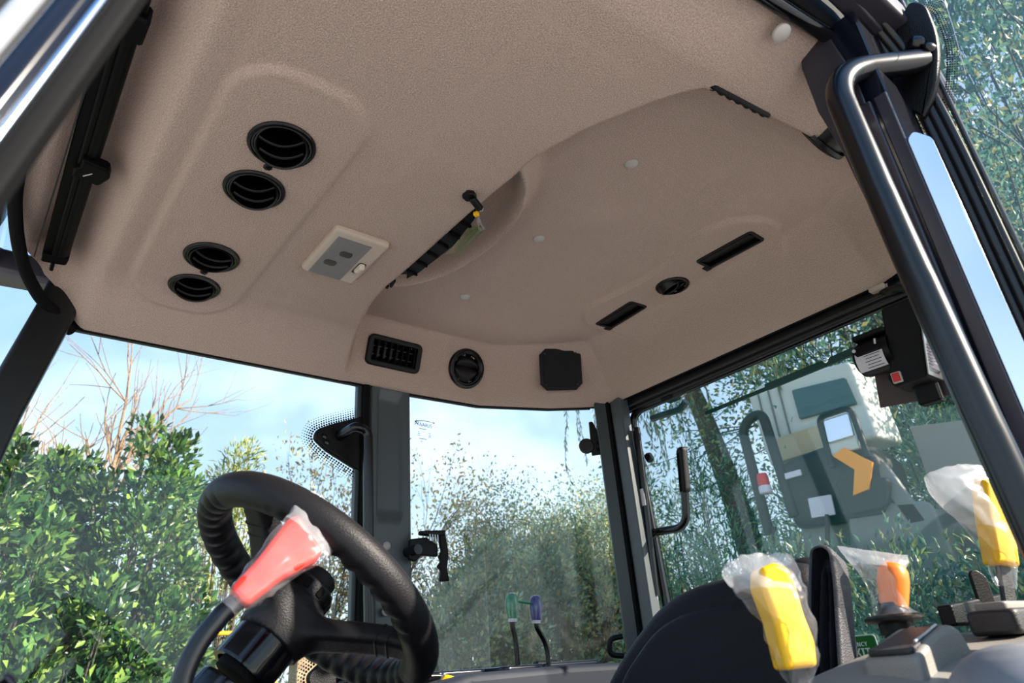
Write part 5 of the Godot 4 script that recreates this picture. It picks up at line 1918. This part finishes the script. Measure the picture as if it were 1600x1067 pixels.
	b.box(Vector3(0.004, 0.012, 0.003), Vector3(1.5275, 1.205, -0.549), Basis(Vector3.RIGHT, 0.2))
	obj("tab_mark", b, M.label_white, wm)
	b = Mb.new()
	b.slab(rect(0.02, 0.024, 0.002), 0.01, facing(Vector3(1.54, 1.113, -0.532), Vector3(-1, -0.1, 0.1)), 0.001)
	obj("switch_frame", b, M.cap_grey, wm)
	b = Mb.new()
	b.slab(rect(0.015, 0.019, 0.001), 0.008, facing(Vector3(1.537, 1.113, -0.532), Vector3(-1, -0.1, 0.1)), 0.001)
	obj("red_rocker", b, M.signal_red, wm)
	b = Mb.new()
	b.box(Vector3(0.085, 0.19, 0.004), Vector3(1.575, 1.19, -0.4525), Basis(Vector3.RIGHT, 0.17), 0.001)
	obj("zinc_plate", b, M.metal, wm)
	for k in 9:
		b = Mb.new()
		b.box(Vector3(0.05, 0.003, 0.014), Vector3(1.57, 1.115 + 0.007 * k, -0.457 + 0.0012 * k), Basis(), 0.001)
		obj("cooling_fin", b, M.label_white, wm)
	b = Mb.new()
	b.box(Vector3(0.03, 0.05, 0.05), Vector3(1.6, 1.078, -0.5), Basis(), 0.004)
	obj("mount_foot", b, M.black_plastic, wm)
	b = Mb.new()
	b.box(Vector3(0.006, 0.11, 0.19), Vector3(1.632, 1.13, -0.52), Basis(Vector3.RIGHT, 0.14), 0.001)
	tag(obj("mounting_patch", b, M.patch_brown), "plain brownish plate on the rear glass behind the wiper motor", "plate")
	var piv := Transform3D(Basis(Vector3.RIGHT, 0.02), Vector3(1.56, 1.185, -0.5))
	wm.transform = piv * Transform3D(Basis(), -Vector3(1.56, 1.185, -0.5))
	# cable and connector above it
	var cb := thing("wiring_harness", "black taped cable dropping from a white connector at the header rail", "cable", Vector3.ZERO)
	b = Mb.new()
	b.tube(spline([Vector3(1.59, 1.345, -0.52), Vector3(1.575, 1.325, -0.5), Vector3(1.565, 1.32, -0.475), Vector3(1.56, 1.305, -0.455), Vector3(1.565, 1.275, -0.45)], 6), 0.0105, 12)
	obj("taped_cable", b, M.rubber_sheen, cb, 60.0)
	for k in 3:
		b = Mb.new()
		b.tube(spline([Vector3(1.575, 1.328, -0.49), Vector3(1.57, 1.335 - 0.006 * k, -0.46), Vector3(1.58, 1.33 - 0.008 * k, -0.42), Vector3(1.6, 1.335 - 0.01 * k, -0.39)], 6), 0.0035, 8)
		obj("wire", b, M.rubber_sheen, cb, 60.0)
	b = Mb.new()
	b.box(Vector3(0.022, 0.024, 0.038), Vector3(1.575, 1.348, -0.52), Basis(Vector3.RIGHT, 0.1), 0.003)
	obj("connector", b, M.lamp_beige, cb)
	# wiper blade outside
	var wb := thing("rear_wiper", "long black wiper blade parked across the outside of the rear window", "wiper", Vector3.ZERO)
	b = Mb.new()
	b.sweep(PackedVector2Array([Vector2(-0.012, -0.006), Vector2(0.012, -0.012), Vector2(0.012, 0.006), Vector2(-0.004, 0.012)]), [Vector3(1.66, 1.248, -0.9), Vector3(1.662, 1.252, -0.72), Vector3(1.662, 1.256, -0.61)], Vector3.UP)
	obj("arm", b, M.black_plastic, wb)
	b = Mb.new()
	b.sweep(rect(0.008, 0.01, 0.002), [Vector3(1.662, 1.242, -1.11), Vector3(1.66, 1.245, -0.9)], Vector3.UP)
	obj("blade", b, M.rubber, wb)
	b = Mb.new()
	b.lathe([Vector2(0.009, -0.006), Vector2(0.009, 0.004), Vector2(0.005, 0.009), Vector2(0.0002, 0.01)], standing(Vector3(1.65, 1.255, -0.72), Vector3(-1, 0, 0)), 14)
	obj("pivot_nut", b, M.chrome, wb)
	# exit sticker inside the glass
	var ex := thing("exit_sticker", "green emergency exit sticker low on the rear glass, half hidden by the armrest", "sticker", Vector3.ZERO)
	var fr := facing(Vector3(1.6585, 0.572, -0.858), Vector3(-1, -0.06, 0))
	ex.transform = fr
	b = Mb.new()
	b.slab(rect(0.124, 0.086, 0.01), 0.0008)
	obj("white_border", b, M.white_print, ex)
	b = Mb.new()
	b.slab(rect(0.119, 0.081, 0.0085), 0.0008, Transform3D(Basis(), Vector3(0, 0, 0.0007)))
	obj("green_field", b, M.exit_green, ex)
	lettering("EMERGENCY", 0.012, M.white_print, Transform3D(Basis(), Vector3(0.004, 0.024, 0.0014)), ex, "small_lettering")
	lettering("EXIT", 0.024, M.white_print, Transform3D(Basis(), Vector3(0.018, 0.007, 0.0014)), ex, "large_lettering")

# ---------------------------------------------------------------- trees and the reflected yard built behind
func leaf_mesh(w: float, l: float, fold := 0.25, bend := 0.15) -> ArrayMesh:
	var b := Mb.new()
	var a := b.p(Vector3(0, 0, 0))
	var m := b.p(Vector3(0, l * 0.5, bend * l * 0.3))
	var t := b.p(Vector3(0, l, -bend * l * 0.3))
	var r := b.p(Vector3(w * 0.5, l * 0.48, fold * w))
	var q := b.p(Vector3(-w * 0.5, l * 0.48, fold * w))
	b.tri(a, r, m); b.tri(m, r, t); b.tri(a, m, q); b.tri(m, t, q)
	return b.mesh(20.0)

func leaves(parent: Node3D, called: String, mesh: ArrayMesh, at: Array, cols: Array) -> void:
	var mm := MultiMesh.new()
	mm.transform_format = MultiMesh.TRANSFORM_3D
	mm.use_colors = true
	mm.mesh = mesh
	mm.instance_count = at.size()
	for k in at.size():
		mm.set_instance_transform(k, at[k])
		mm.set_instance_color(k, cols[k])
	var o := MultiMeshInstance3D.new()
	o.name = called
	o.multimesh = mm
	o.material_override = M.leaf
	parent.add_child(o, true)
	stuff(o)

func pick(cols: Array) -> Color:
	var c: Color = cols[rng.randi() % cols.size()]
	var k := rng.randf_range(0.75, 1.25)
	return Color(c.r * k, c.g * k, c.b * k)

func leaf_xf(at: Vector3, grow: Vector3, s: float) -> Transform3D:
	var y := grow.normalized()
	var ref := Vector3(rng.randf_range(-1, 1), rng.randf_range(-0.4, 1), rng.randf_range(-1, 1))
	var x := y.cross(ref)
	if x.length() < 0.05:
		x = y.cross(Vector3.RIGHT)
	x = x.normalized()
	return Transform3D(Basis(x * s, y * s, x.cross(y) * s), at)

func rv(k := 1.0) -> Vector3:
	return Vector3(rng.randf_range(-k, k), rng.randf_range(-k, k), rng.randf_range(-k, k))

# branches: recursive tapering limbs; tips collects [point, direction]
func limb(b: Mb, from: Vector3, dir: Vector3, length: float, r: float, level: int, kids: int, droop: float, tips: Array, spread := 0.75) -> void:
	var pts := [from]
	var d := dir.normalized()
	var rad := [r]
	var n := 4
	for k in n:
		d = (d + rv(0.16) + Vector3.UP * droop).normalized()
		pts.append(pts[-1] + d * length / n)
		rad.append(r * (1.0 - 0.5 * (k + 1) / n))
	b.tube(pts, rad, 6 if level > 1 else 4, true)
	if level <= 0:
		for k in range(1, pts.size()):
			tips.append([pts[k], d])
		return
	if level <= 2:
		tips.append([pts[-1], d])
	for k in kids:
		var f := rng.randf_range(0.35, 1.0) if k > 0 else 1.0
		var i := clampi(int(f * n), 1, n)
		var nd := (d + rv(spread)).normalized()
		limb(b, pts[i], nd, length * rng.randf_range(0.6, 0.82), rad[i] * 0.72, level - 1, kids, droop, tips, spread)

func tree(called: String, label: String, at: Vector3, height: float, trunk_r: float, levels: int, kids: int, droop: float, spread: float, leaf: ArrayMesh, per_tip: int, reach: float, cols: Array, bark: Material, group := "trees beyond the cab windows") -> void:
	var t := thing(called, label, "tree", at, group)
	var b := Mb.new()
	var tips := []
	limb(b, Vector3.ZERO, Vector3(0.04, 1, 0.02), height * 0.42, trunk_r, levels, kids, droop, tips, spread)
	obj("trunk_and_branches", b, bark, t, 180.0)
	if per_tip > 0:
		var xs := []
		var cs := []
		for q in tips:
			for k in per_tip:
				xs.append(leaf_xf(q[0] + rv(reach), q[1] + rv(1.2), rng.randf_range(0.7, 1.25)))
				cs.append(pick(cols))
		leaves(t, "leaves", leaf, xs, cs)

# a dense shrub: leafy clumps on a lumpy dome, on stems from the ground; top(x) gives the outline's height
func shrub(called: String, label: String, at: Vector3, rx: float, rz: float, low: float, top: Callable, clumps: int, per: int, leaf: ArrayMesh, cols: Array, bark: Material, group: String, girth := 0.2) -> void:
	var t := thing(called, label, "shrub", at, group)
	var b := Mb.new()
	var xs := []
	var cs := []
	for s in clumps:
		var a := rng.randf() * TAU
		var deep := rng.randf() < 0.25
		var up := rng.randf()
		var r := sqrt(1.0 - up * up * 0.9) * (rng.randf_range(0.3, 0.75) if deep else rng.randf_range(0.8, 1.05))
		var x := cos(a) * r * rx
		var z := sin(a) * r * rz
		var h: float = top.call(x)
		var c := Vector3(x, lerpf(low, h - girth * 0.5, up * rng.randf_range(0.92, 1.0)), z)
		var out := Vector3(x / rx, up * 1.2 - 0.1, z / rz).normalized()
		var foot := Vector3(x * 0.3, 0, z * 0.3)
		b.tube(spline([foot, foot.lerp(c, 0.5) + Vector3(0, 0.2, 0), c], 3), [0.02, 0.017, 0.014, 0.011, 0.009, 0.007, 0.004], 4, false)
		var g := girth * rng.randf_range(0.7, 1.25)
		var tone := rng.randf_range(0.55, 1.5)
		for k in per:
			var d := (rv() + out * 0.55).normalized()
			var q := c + d * g * Vector3(1, 1.25, 1) * pow(rng.randf(), 0.45)
			xs.append(leaf_xf(q, d + out * 0.3 + Vector3.UP * 0.15 + rv(0.75), rng.randf_range(0.7, 1.25)))
			var col := pick(cols)
			cs.append(Color(col.r * tone, col.g * tone, col.b * tone))
	obj("stems", b, bark, t, 180.0)
	leaves(t, "leaves", leaf, xs, cs)

func outside() -> void:
	var laurel := leaf_mesh(0.046, 0.088)
	var small := leaf_mesh(0.034, 0.075)
	var mid_leaf := leaf_mesh(0.045, 0.095)
	var willow := leaf_mesh(0.02, 0.11, 0.15, 0.3)
	var green := [Color(0.03, 0.09, 0.025), Color(0.05, 0.14, 0.03), Color(0.1, 0.21, 0.04), Color(0.2, 0.32, 0.06), Color(0.02, 0.065, 0.025), Color(0.015, 0.05, 0.025)]
	var yellowish := [Color(0.26, 0.34, 0.08), Color(0.36, 0.4, 0.12), Color(0.18, 0.28, 0.08), Color(0.45, 0.42, 0.14)]
	var autumn := [Color(0.42, 0.34, 0.12), Color(0.5, 0.36, 0.1), Color(0.36, 0.33, 0.16), Color(0.28, 0.27, 0.12), Color(0.5, 0.28, 0.1)]
	var olive := [Color(0.2, 0.25, 0.12), Color(0.26, 0.29, 0.13), Color(0.15, 0.2, 0.1), Color(0.34, 0.33, 0.15), Color(0.42, 0.36, 0.14)]
	var grey_green := [Color(0.17, 0.27, 0.17), Color(0.22, 0.32, 0.19), Color(0.13, 0.22, 0.14), Color(0.32, 0.36, 0.17), Color(0.4, 0.36, 0.14)]
	var teal := [Color(0.1, 0.24, 0.17), Color(0.15, 0.33, 0.22), Color(0.22, 0.4, 0.22), Color(0.34, 0.44, 0.18), Color(0.07, 0.17, 0.13)]
	var dark_teal := [Color(0.045, 0.12, 0.09), Color(0.08, 0.18, 0.12), Color(0.12, 0.23, 0.13), Color(0.2, 0.25, 0.1), Color(0.04, 0.09, 0.07)]
	# laurel on the left, in three bushes
	shrub("laurel_bush", "tall peaked laurel bush, right half of the hedge beyond the far door", Vector3(1.25, -0.95, -7.1), 0.75, 0.8, 0.4, func(x: float) -> float: return 3.6 + 0.15 * sin(x * 5.0 + 1.2) + 0.35 * exp(-pow((x - 0.1) / 0.25, 2.0)), 130, 110, laurel, green, M.bark_dark, "laurel hedge beyond the far door")
	shrub("laurel_bush", "big glossy green laurel bush at the left edge beside the dark front pillar", Vector3(0.15, -0.95, -6.8), 0.95, 0.8, 0.4, func(x: float) -> float: return 3.5 + 0.12 * sin(x * 6.0 + 2.0) + 0.1 * x, 140, 110, laurel, green, M.bark_dark, "laurel hedge beyond the far door")
	shrub("laurel_bush", "lower dark laurel bush in front of the two tall ones", Vector3(0.75, -0.95, -6.2), 0.9, 0.4, 0.3, func(x: float) -> float: return 2.2 + 0.2 * sin(x * 7.0), 70, 110, laurel, green, M.bark_dark, "laurel hedge beyond the far door")
	shrub("feathery_shrub", "pale yellow-green feathery shrub just right of the laurel hedge", Vector3(2.25, -0.95, -7.9), 0.55, 0.5, 0.5, func(x: float) -> float: return 4.1 + 0.3 * sin(x * 9.0) - 0.8 * maxf(x, 0.0), 90, 80, willow, yellowish, M.bark, "")
	shrub("laurel_bush", "laurel bush filling the dip between the two tallest of the hedge", Vector3(0.62, -0.95, -7.5), 0.55, 0.5, 0.8, func(x: float) -> float: return 3.75 + 0.12 * sin(x * 8.0), 80, 110, laurel, green, M.bark_dark, "laurel hedge beyond the far door")
	# bare tree far left
	rng.seed = 23
	tree("bare_tree", "leafless spreading tree against the sky at the left", Vector3(0.35, -0.95, -15.5), 9.2, 0.24, 4, 4, 0.05, 0.66, small, 0, 0.0, [], M.bark_pale)
	# thin autumn saplings between hedge and pillar
	for q in [[3.35, -9.6, 4.0], [3.9, -9.2, 4.3], [4.5, -9.8, 4.1], [5.2, -9.4, 4.4]]:
		tree("sapling", ["slender autumn sapling with thin yellow leaves, first right of the laurel", "second slender autumn sapling right of the laurel hedge", "third slender autumn sapling, behind the steering wheel rim", "slender autumn sapling seen just left of the grey pillar"][int((q[0] - 3.3) / 0.6)], Vector3(q[0], -0.95, q[1]), q[2] * 1.15, 0.05, 3, 4, 0.07, 0.55, small, 7, 0.22, autumn, M.bark)
	for q in [[6.5, -10.6, 5.0, 0], [7.6, -10.2, 4.7, 1], [8.7, -10.5, 5.2, 2], [9.8, -10.0, 5.4, 3], [11.0, -10.4, 6.3, 4]]:
		tree("scrub_tree", ["half-bare scrub tree beside the pistol latch handle", "scrub tree with olive leaves left of the green lever knob", "grey-green scrub tree behind the two lever knobs", "grey-green scrub tree right of the blue lever knob", "tall grey-green scrub tree beside the rear corner pillar"][q[3]], Vector3(q[0], -0.95, q[1]), q[2] * 0.96, 0.07, 3, 5, 0.06, 0.7, small, 10 if q[3] == 0 else 28, 0.34, autumn if q[3] == 0 else grey_green, M.bark_dark)
	for q in [[6.2, -8.8, 0], [7.4, -8.6, 1], [8.7, -8.7, 2], [10.0, -8.5, 3]]:
		shrub("hedge_shrub", ["low olive hedge shrub, first right of the grey pillar", "low olive hedge shrub under the green lever knob", "low olive hedge shrub right of the blue lever knob", "low olive hedge shrub at the foot of the rear corner pillar"][q[2]], Vector3(q[0], -0.95, q[1]), 0.95, 0.6, 0.2, func(x: float) -> float: return 3.15 + 0.3 * sin(x * 5.0 + q[0]), 170, 85, mid_leaf, olive + grey_green, M.bark, "low hedge beyond the side window", 0.26)
	# behind the rear window
	for q in [[9.0, -3.6, 7.2, 2], [9.4, -2.2, 7.4, 3], [9.4, -0.95, 8.4, 4]]:
		tree("dense_tree", ["", "", "dense blue-green tree behind the white machine of the imitated reflection", "dense blue-green tree behind the wiper motor", "dense blue-green tree behind the near door pillar"][q[3]], Vector3(q[0], -0.95, q[1]), q[2] * 1.1, 0.12, 3, 6, 0.03, 0.85, small, 24, 0.4, teal + [Color(0.4, 0.36, 0.12)], M.bark_dark)
	for q in [[8.2, -6.6, 4.1, 4], [7.6, -5.2, 3.8, 0], [7.4, -3.8, 3.5, 1], [7.4, -2.4, 3.4, 2], [7.4, -1.0, 3.3, 3]]:
		shrub("rear_shrub", ["teal-green shrub low behind the seat backrest", "teal-green shrub behind the upright armrest", "teal-green shrub behind the orange knob", "teal-green shrub behind the tall yellow lever", "teal-green shrub just right of the rear corner pillar, below the hanging willow"][q[3]], Vector3(q[0], -0.95, q[1]), 0.95, 0.6, 0.2, func(x: float) -> float: return q[2] + 0.3 * sin(x * 5.0 + q[0]), 90, 80, willow, teal, M.bark_dark, "shrubs beyond the rear window", 0.3)
	for q in [[4.7, -2.9, 2.15, 0], [4.6, -2.0, 2.1, 1], [4.8, -1.2, 2.05, 2]]:
		shrub("fern_shrub", ["drooping blue-green shrub in front of the machine that imitates a reflection, behind the yellow bagged lever", "drooping blue-green shrub right behind the orange knob's bag", "drooping blue-green shrub left of the tall yellow lever's stem"][q[3]], Vector3(q[0], -0.95, q[1]), 0.5, 0.6, 0.3, func(x: float) -> float: return q[2] + 0.1 * sin(x * 9.0), 90, 80, leaf_mesh(0.024, 0.075, 0.15, 0.3), dark_teal, M.bark_dark, "low shrubs close behind the rear window", 0.24)
	shrub("tall_tree", "very tall dense tree filling the open door's glass at the upper right", Vector3(11.5, -0.95, -1.3), 2.6, 2.0, 3.0, func(_x: float) -> float: return 13.0, 240, 90, leaf_mesh(0.07, 0.15), dark_teal, M.bark_dark, "", 0.7)
	weeping()
	reflected_machine()
	var b := Mb.new()
	b.slab(rect(0.24, 2.0, 0.03), 0.2, Transform3D(Basis(), Vector3(2.77, 0.06, -6.6)), 0.015)
	tag(obj("timber_post", b, M.timber), "pale timber post seen below the steering wheel spoke", "post")
	b = Mb.new()
	b.tube([Vector3(1.52, 1.015, -5.6), Vector3(2.3, 0.985, -5.55)], 0.016, 10)
	b.tube([Vector3(2.1, 0.99, -5.56), Vector3(2.1, -0.95, -5.56)], 0.018, 8)
	tag(obj("barrier_rail", b, M.yellow), "thin yellow barrier rail behind the bent lever of the red grip", "rail")

func weeping() -> void:
	var t := thing("weeping_willow", "weeping willow with hanging leafy strands at the rear window's upper left", "tree", Vector3(7.2, -0.95, -5.6), "trees beyond the cab windows")
	var b := Mb.new()
	b.tube(spline([Vector3(0.4, 0, 0.8), Vector3(0.5, 2.5, 0.7), Vector3(0.3, 4.6, 0.5), Vector3(0, 6.3, 0.2)], 5), [0.22, 0.21, 0.2, 0.19, 0.18, 0.17, 0.16, 0.15, 0.14, 0.13, 0.12, 0.11, 0.1, 0.09, 0.08, 0.06], 9)
	var xs := []
	var cs := []
	var cols := [Color(0.16, 0.28, 0.12), Color(0.24, 0.34, 0.13), Color(0.38, 0.4, 0.15), Color(0.11, 0.22, 0.12)]
	for k in 12:
		var end := Vector3(rng.randf_range(-1.2, 1.0), rng.randf_range(5.6, 6.6), lerpf(-0.75, 2.4, k / 11.0))
		b.tube(spline([Vector3(0.2, 4.6, 0.5), end * Vector3(0.5, 0, 0.5) + Vector3(0.1, 6.2, 0.2), end], 4), [0.06, 0.055, 0.05, 0.045, 0.04, 0.03, 0.025, 0.02, 0.015], 5, false)
		for s in 9:
			var top := end + Vector3(rng.randf_range(-0.5, 0.5), rng.randf_range(-0.3, 0.3), rng.randf_range(-0.25, 0.25))
			var l := rng.randf_range(1.0, 2.7) * (0.75 if top.z < -0.6 else 1.0)
			var path := []
			for i in 7:
				path.append(top + Vector3(0.05 * sin(i * 1.3 + s), -l * i / 6.0, 0.06 * sin(i * 1.1 + k)))
			b.tube(path, 0.004, 3, false)
			for i in int(l * 42):
				var f := rng.randf() * 5.99
				var p: Vector3 = (path[int(f)] as Vector3).lerp(path[int(f) + 1], f - int(f))
				xs.append(leaf_xf(p, Vector3(rng.randf_range(-0.5, 0.5), -1, rng.randf_range(-0.5, 0.5)), rng.randf_range(0.7, 1.15)))
				cs.append(pick(cols))
	obj("trunk_and_branches", b, M.bark, t, 180.0)
	leaves(t, "leaves", leaf_mesh(0.018, 0.1, 0.15, 0.3), xs, cs)

func reflected_machine() -> void:  # added solid machine imitating what the rear glass reflects
	var side := Basis(Vector3.BACK, Vector3.UP, Vector3.LEFT)   # local x = +z, y = up, z towards the tractor
	var t := thing("reflected_machine", "tall dark machine with white cab wall and hoop guards added behind the tractor to imitate a rear window reflection", "machine", Vector3(5.8, 0, 0))
	var b := Mb.new()
	b.slab(round_poly([Vector2(-3.34, 2.13), Vector2(-2.32, 2.13), Vector2(-2.36, 2.84), Vector2(-3.24, 2.94), Vector2(-3.4, 2.88)], 0.05), 0.5, Transform3D(side, Vector3(0.3, 0, 0)), 0.03)
	obj("white_cab", b, M.far_wall, t)
	b = Mb.new()
	b.slab(round_poly([Vector2(-2.93, 2.47), Vector2(-2.4, 2.44), Vector2(-2.43, 2.7), Vector2(-2.93, 2.76)], 0.02), 0.04, Transform3D(side, Vector3(0.04, 0, 0)), 0.01)
	obj("window", b, M.far_window, t)
	b = Mb.new()
	b.slab(round_poly([Vector2(-3.24, 2.14), Vector2(-2.6, 2.14), Vector2(-2.6, 2.36), Vector2(-3.24, 2.36)], 0.02), 0.08, Transform3D(side, Vector3(0.02, 0, 0)), 0.01)
	obj("cream_strip", b, M.far_cream, t)
	for k in 3:
		b = Mb.new()
		b.box(Vector3(0.02, 0.5, 0.012), Vector3(0.04, 2.6, -3.28 + 0.11 * k), Basis(), 0.003)
		obj("panel_joint", b, M.machine_grey, t)
	b = Mb.new()
	b.slab(round_poly([Vector2(-3.1, 1.5), Vector2(-2.3, 1.45), Vector2(-2.25, 1.9), Vector2(-2.45, 2.12), Vector2(-2.8, 2.1), Vector2(-3.1, 2.06)], 0.08), 0.5, Transform3D(side, Vector3(0.0, 0, 0)), 0.06)
	obj("dark_hood", b, M.machine_dark, t)
	b = Mb.new()
	b.slab(round_poly([Vector2(-3.2, -0.5), Vector2(-2.0, -0.5), Vector2(-2.1, 1.5), Vector2(-3.1, 1.55)], 0.05), 0.7, Transform3D(side, Vector3(0.2, 0, 0)), 0.04)
	obj("chassis", b, M.machine_grey, t)
	for z in [-3.25, -1.95]:
		b = Mb.new()
		b.lathe([Vector2(0.2, -0.14), Vector2(0.5, -0.14), Vector2(0.55, -0.08), Vector2(0.55, 0.08), Vector2(0.5, 0.14), Vector2(0.2, 0.14)], Transform3D(Basis(Vector3.RIGHT, PI * 0.5), Vector3(0.2, -0.4, z)), 32)
		obj("wheel", b, M.rubber, t)
	# hoop guards
	b = Mb.new()
	b.tube(fillet([Vector3(-0.25, 1.5, -3.33), Vector3(-0.25, 2.5, -3.36), Vector3(-0.25, 2.58, -3.12), Vector3(-0.25, 1.6, -3.06)], 0.13, 8), 0.045, 12)
	obj("hoop", b, M.machine_dark, t)
	b = Mb.new()
	b.tube(fillet([Vector3(-0.3, 1.9, -2.6), Vector3(-0.3, 2.33, -2.6), Vector3(-0.3, 2.33, -2.32), Vector3(-0.3, 1.9, -2.3)], 0.07, 8), 0.026, 12)
	obj("hoop", b, M.machine_dark, t)
	b = Mb.new()
	b.slab(rect(0.22, 0.2, 0.02), 0.03, facing(Vector3(-0.3, 2.19, -2.46), Vector3(-1, 0.1, 0)), 0.008)
	obj("mirror", b, M.chrome, t)
	b = Mb.new()
	b.slab(rect(0.24, 0.1, 0.01), 0.05, facing(Vector3(-0.28, 2.04, -2.46), Vector3.LEFT), 0.01)
	obj("pale_panel", b, M.far_wall, t)
	b = Mb.new()
	b.slab(PackedVector2Array([Vector2(-2.56, 1.98), Vector2(-2.45, 2.02), Vector2(-2.27, 1.85), Vector2(-2.36, 1.66), Vector2(-2.49, 1.64), Vector2(-2.42, 1.83)]), 0.03, Transform3D(side, Vector3(-0.32, 0, 0)), 0.004)
	obj("orange_chevron", b, M.chevron, t)
	b = Mb.new()
	b.slab(round_poly([Vector2(-2.58, 1.5), Vector2(-2.28, 1.5), Vector2(-2.2, 1.72), Vector2(-2.62, 1.8)], 0.06), 0.08, Transform3D(side, Vector3(-0.27, 0, 0)), 0.02)
	obj("chevron_bracket", b, M.machine_dark, t)
	b = Mb.new()
	b.slab(rect(0.2, 0.16, 0.01), 0.02, facing(Vector3(-0.3, 1.62, -2.78), Vector3.LEFT, Vector3(0, 1, 0.06)), 0.003)
	obj("number_plate", b, M.label_white, t)
	b = Mb.new()
	b.slab(rect(0.15, 0.05, 0.005), 0.02, facing(Vector3(-0.3, 1.93, -2.95), Vector3.LEFT), 0.003)
	obj("white_tag", b, M.label_white, t)
	b = Mb.new()
	b.lathe([Vector2(0.045, -0.1), Vector2(0.055, -0.09), Vector2(0.055, -0.04), Vector2(0.05, -0.03)], Transform3D(Basis(), Vector3(-0.3, 1.93, -3.24)), 18)
	obj("lamp_base", b, M.label_white, t)
	b = Mb.new()
	b.lathe([Vector2(0.05, -0.03), Vector2(0.05, 0.05), Vector2(0.04, 0.08), Vector2(0.0002, 0.085)], Transform3D(Basis(), Vector3(-0.3, 1.93, -3.24)), 18)
	obj("red_lamp", b, M.signal_red, t)
	for z in [-3.24, -2.75]:
		b = Mb.new()
		b.tube([Vector3(-0.3, 1.2, z - 0.1), Vector3(-0.3, 1.55, z)], 0.02, 8)
		obj("strut", b, M.machine_dark, t)
	b = Mb.new()
	b.slab(round_poly([Vector2(-2.75, 1.0), Vector2(-1.95, 0.9), Vector2(-2.0, 1.5), Vector2(-2.6, 1.6)], 0.06), 0.06, Transform3D(side, Vector3(-0.2, 0, 0)), 0.02)
	obj("grey_fender", b, M.machine_grey, t)
	b = Mb.new()
	b.slab(round_poly([Vector2(-2.33, 1.79), Vector2(-2.23, 1.86), Vector2(-2.06, 1.36), Vector2(-2.19, 1.36)], 0.02), 0.06, Transform3D(side, Vector3(-0.2, 0, 0)), 0.01)
	obj("pale_post", b, M.machine_grey, t)
	# added concrete panel, standing for ground reflected in the rear glass
	b = Mb.new()
	b.slab(PackedVector2Array([Vector2(-2.15, -0.95), Vector2(-0.9, -0.95), Vector2(-0.9, 1.85), Vector2(-1.3, 2.05), Vector2(-2.15, 2.2)]), 0.2, Transform3D(side, Vector3(6.2, 0, 0)), 0.01)
	tag(obj("reflected_ground_panel", b, M.concrete), "pale concrete panel added behind the rear glass near the door pillar to imitate reflected ground", "wall panel")
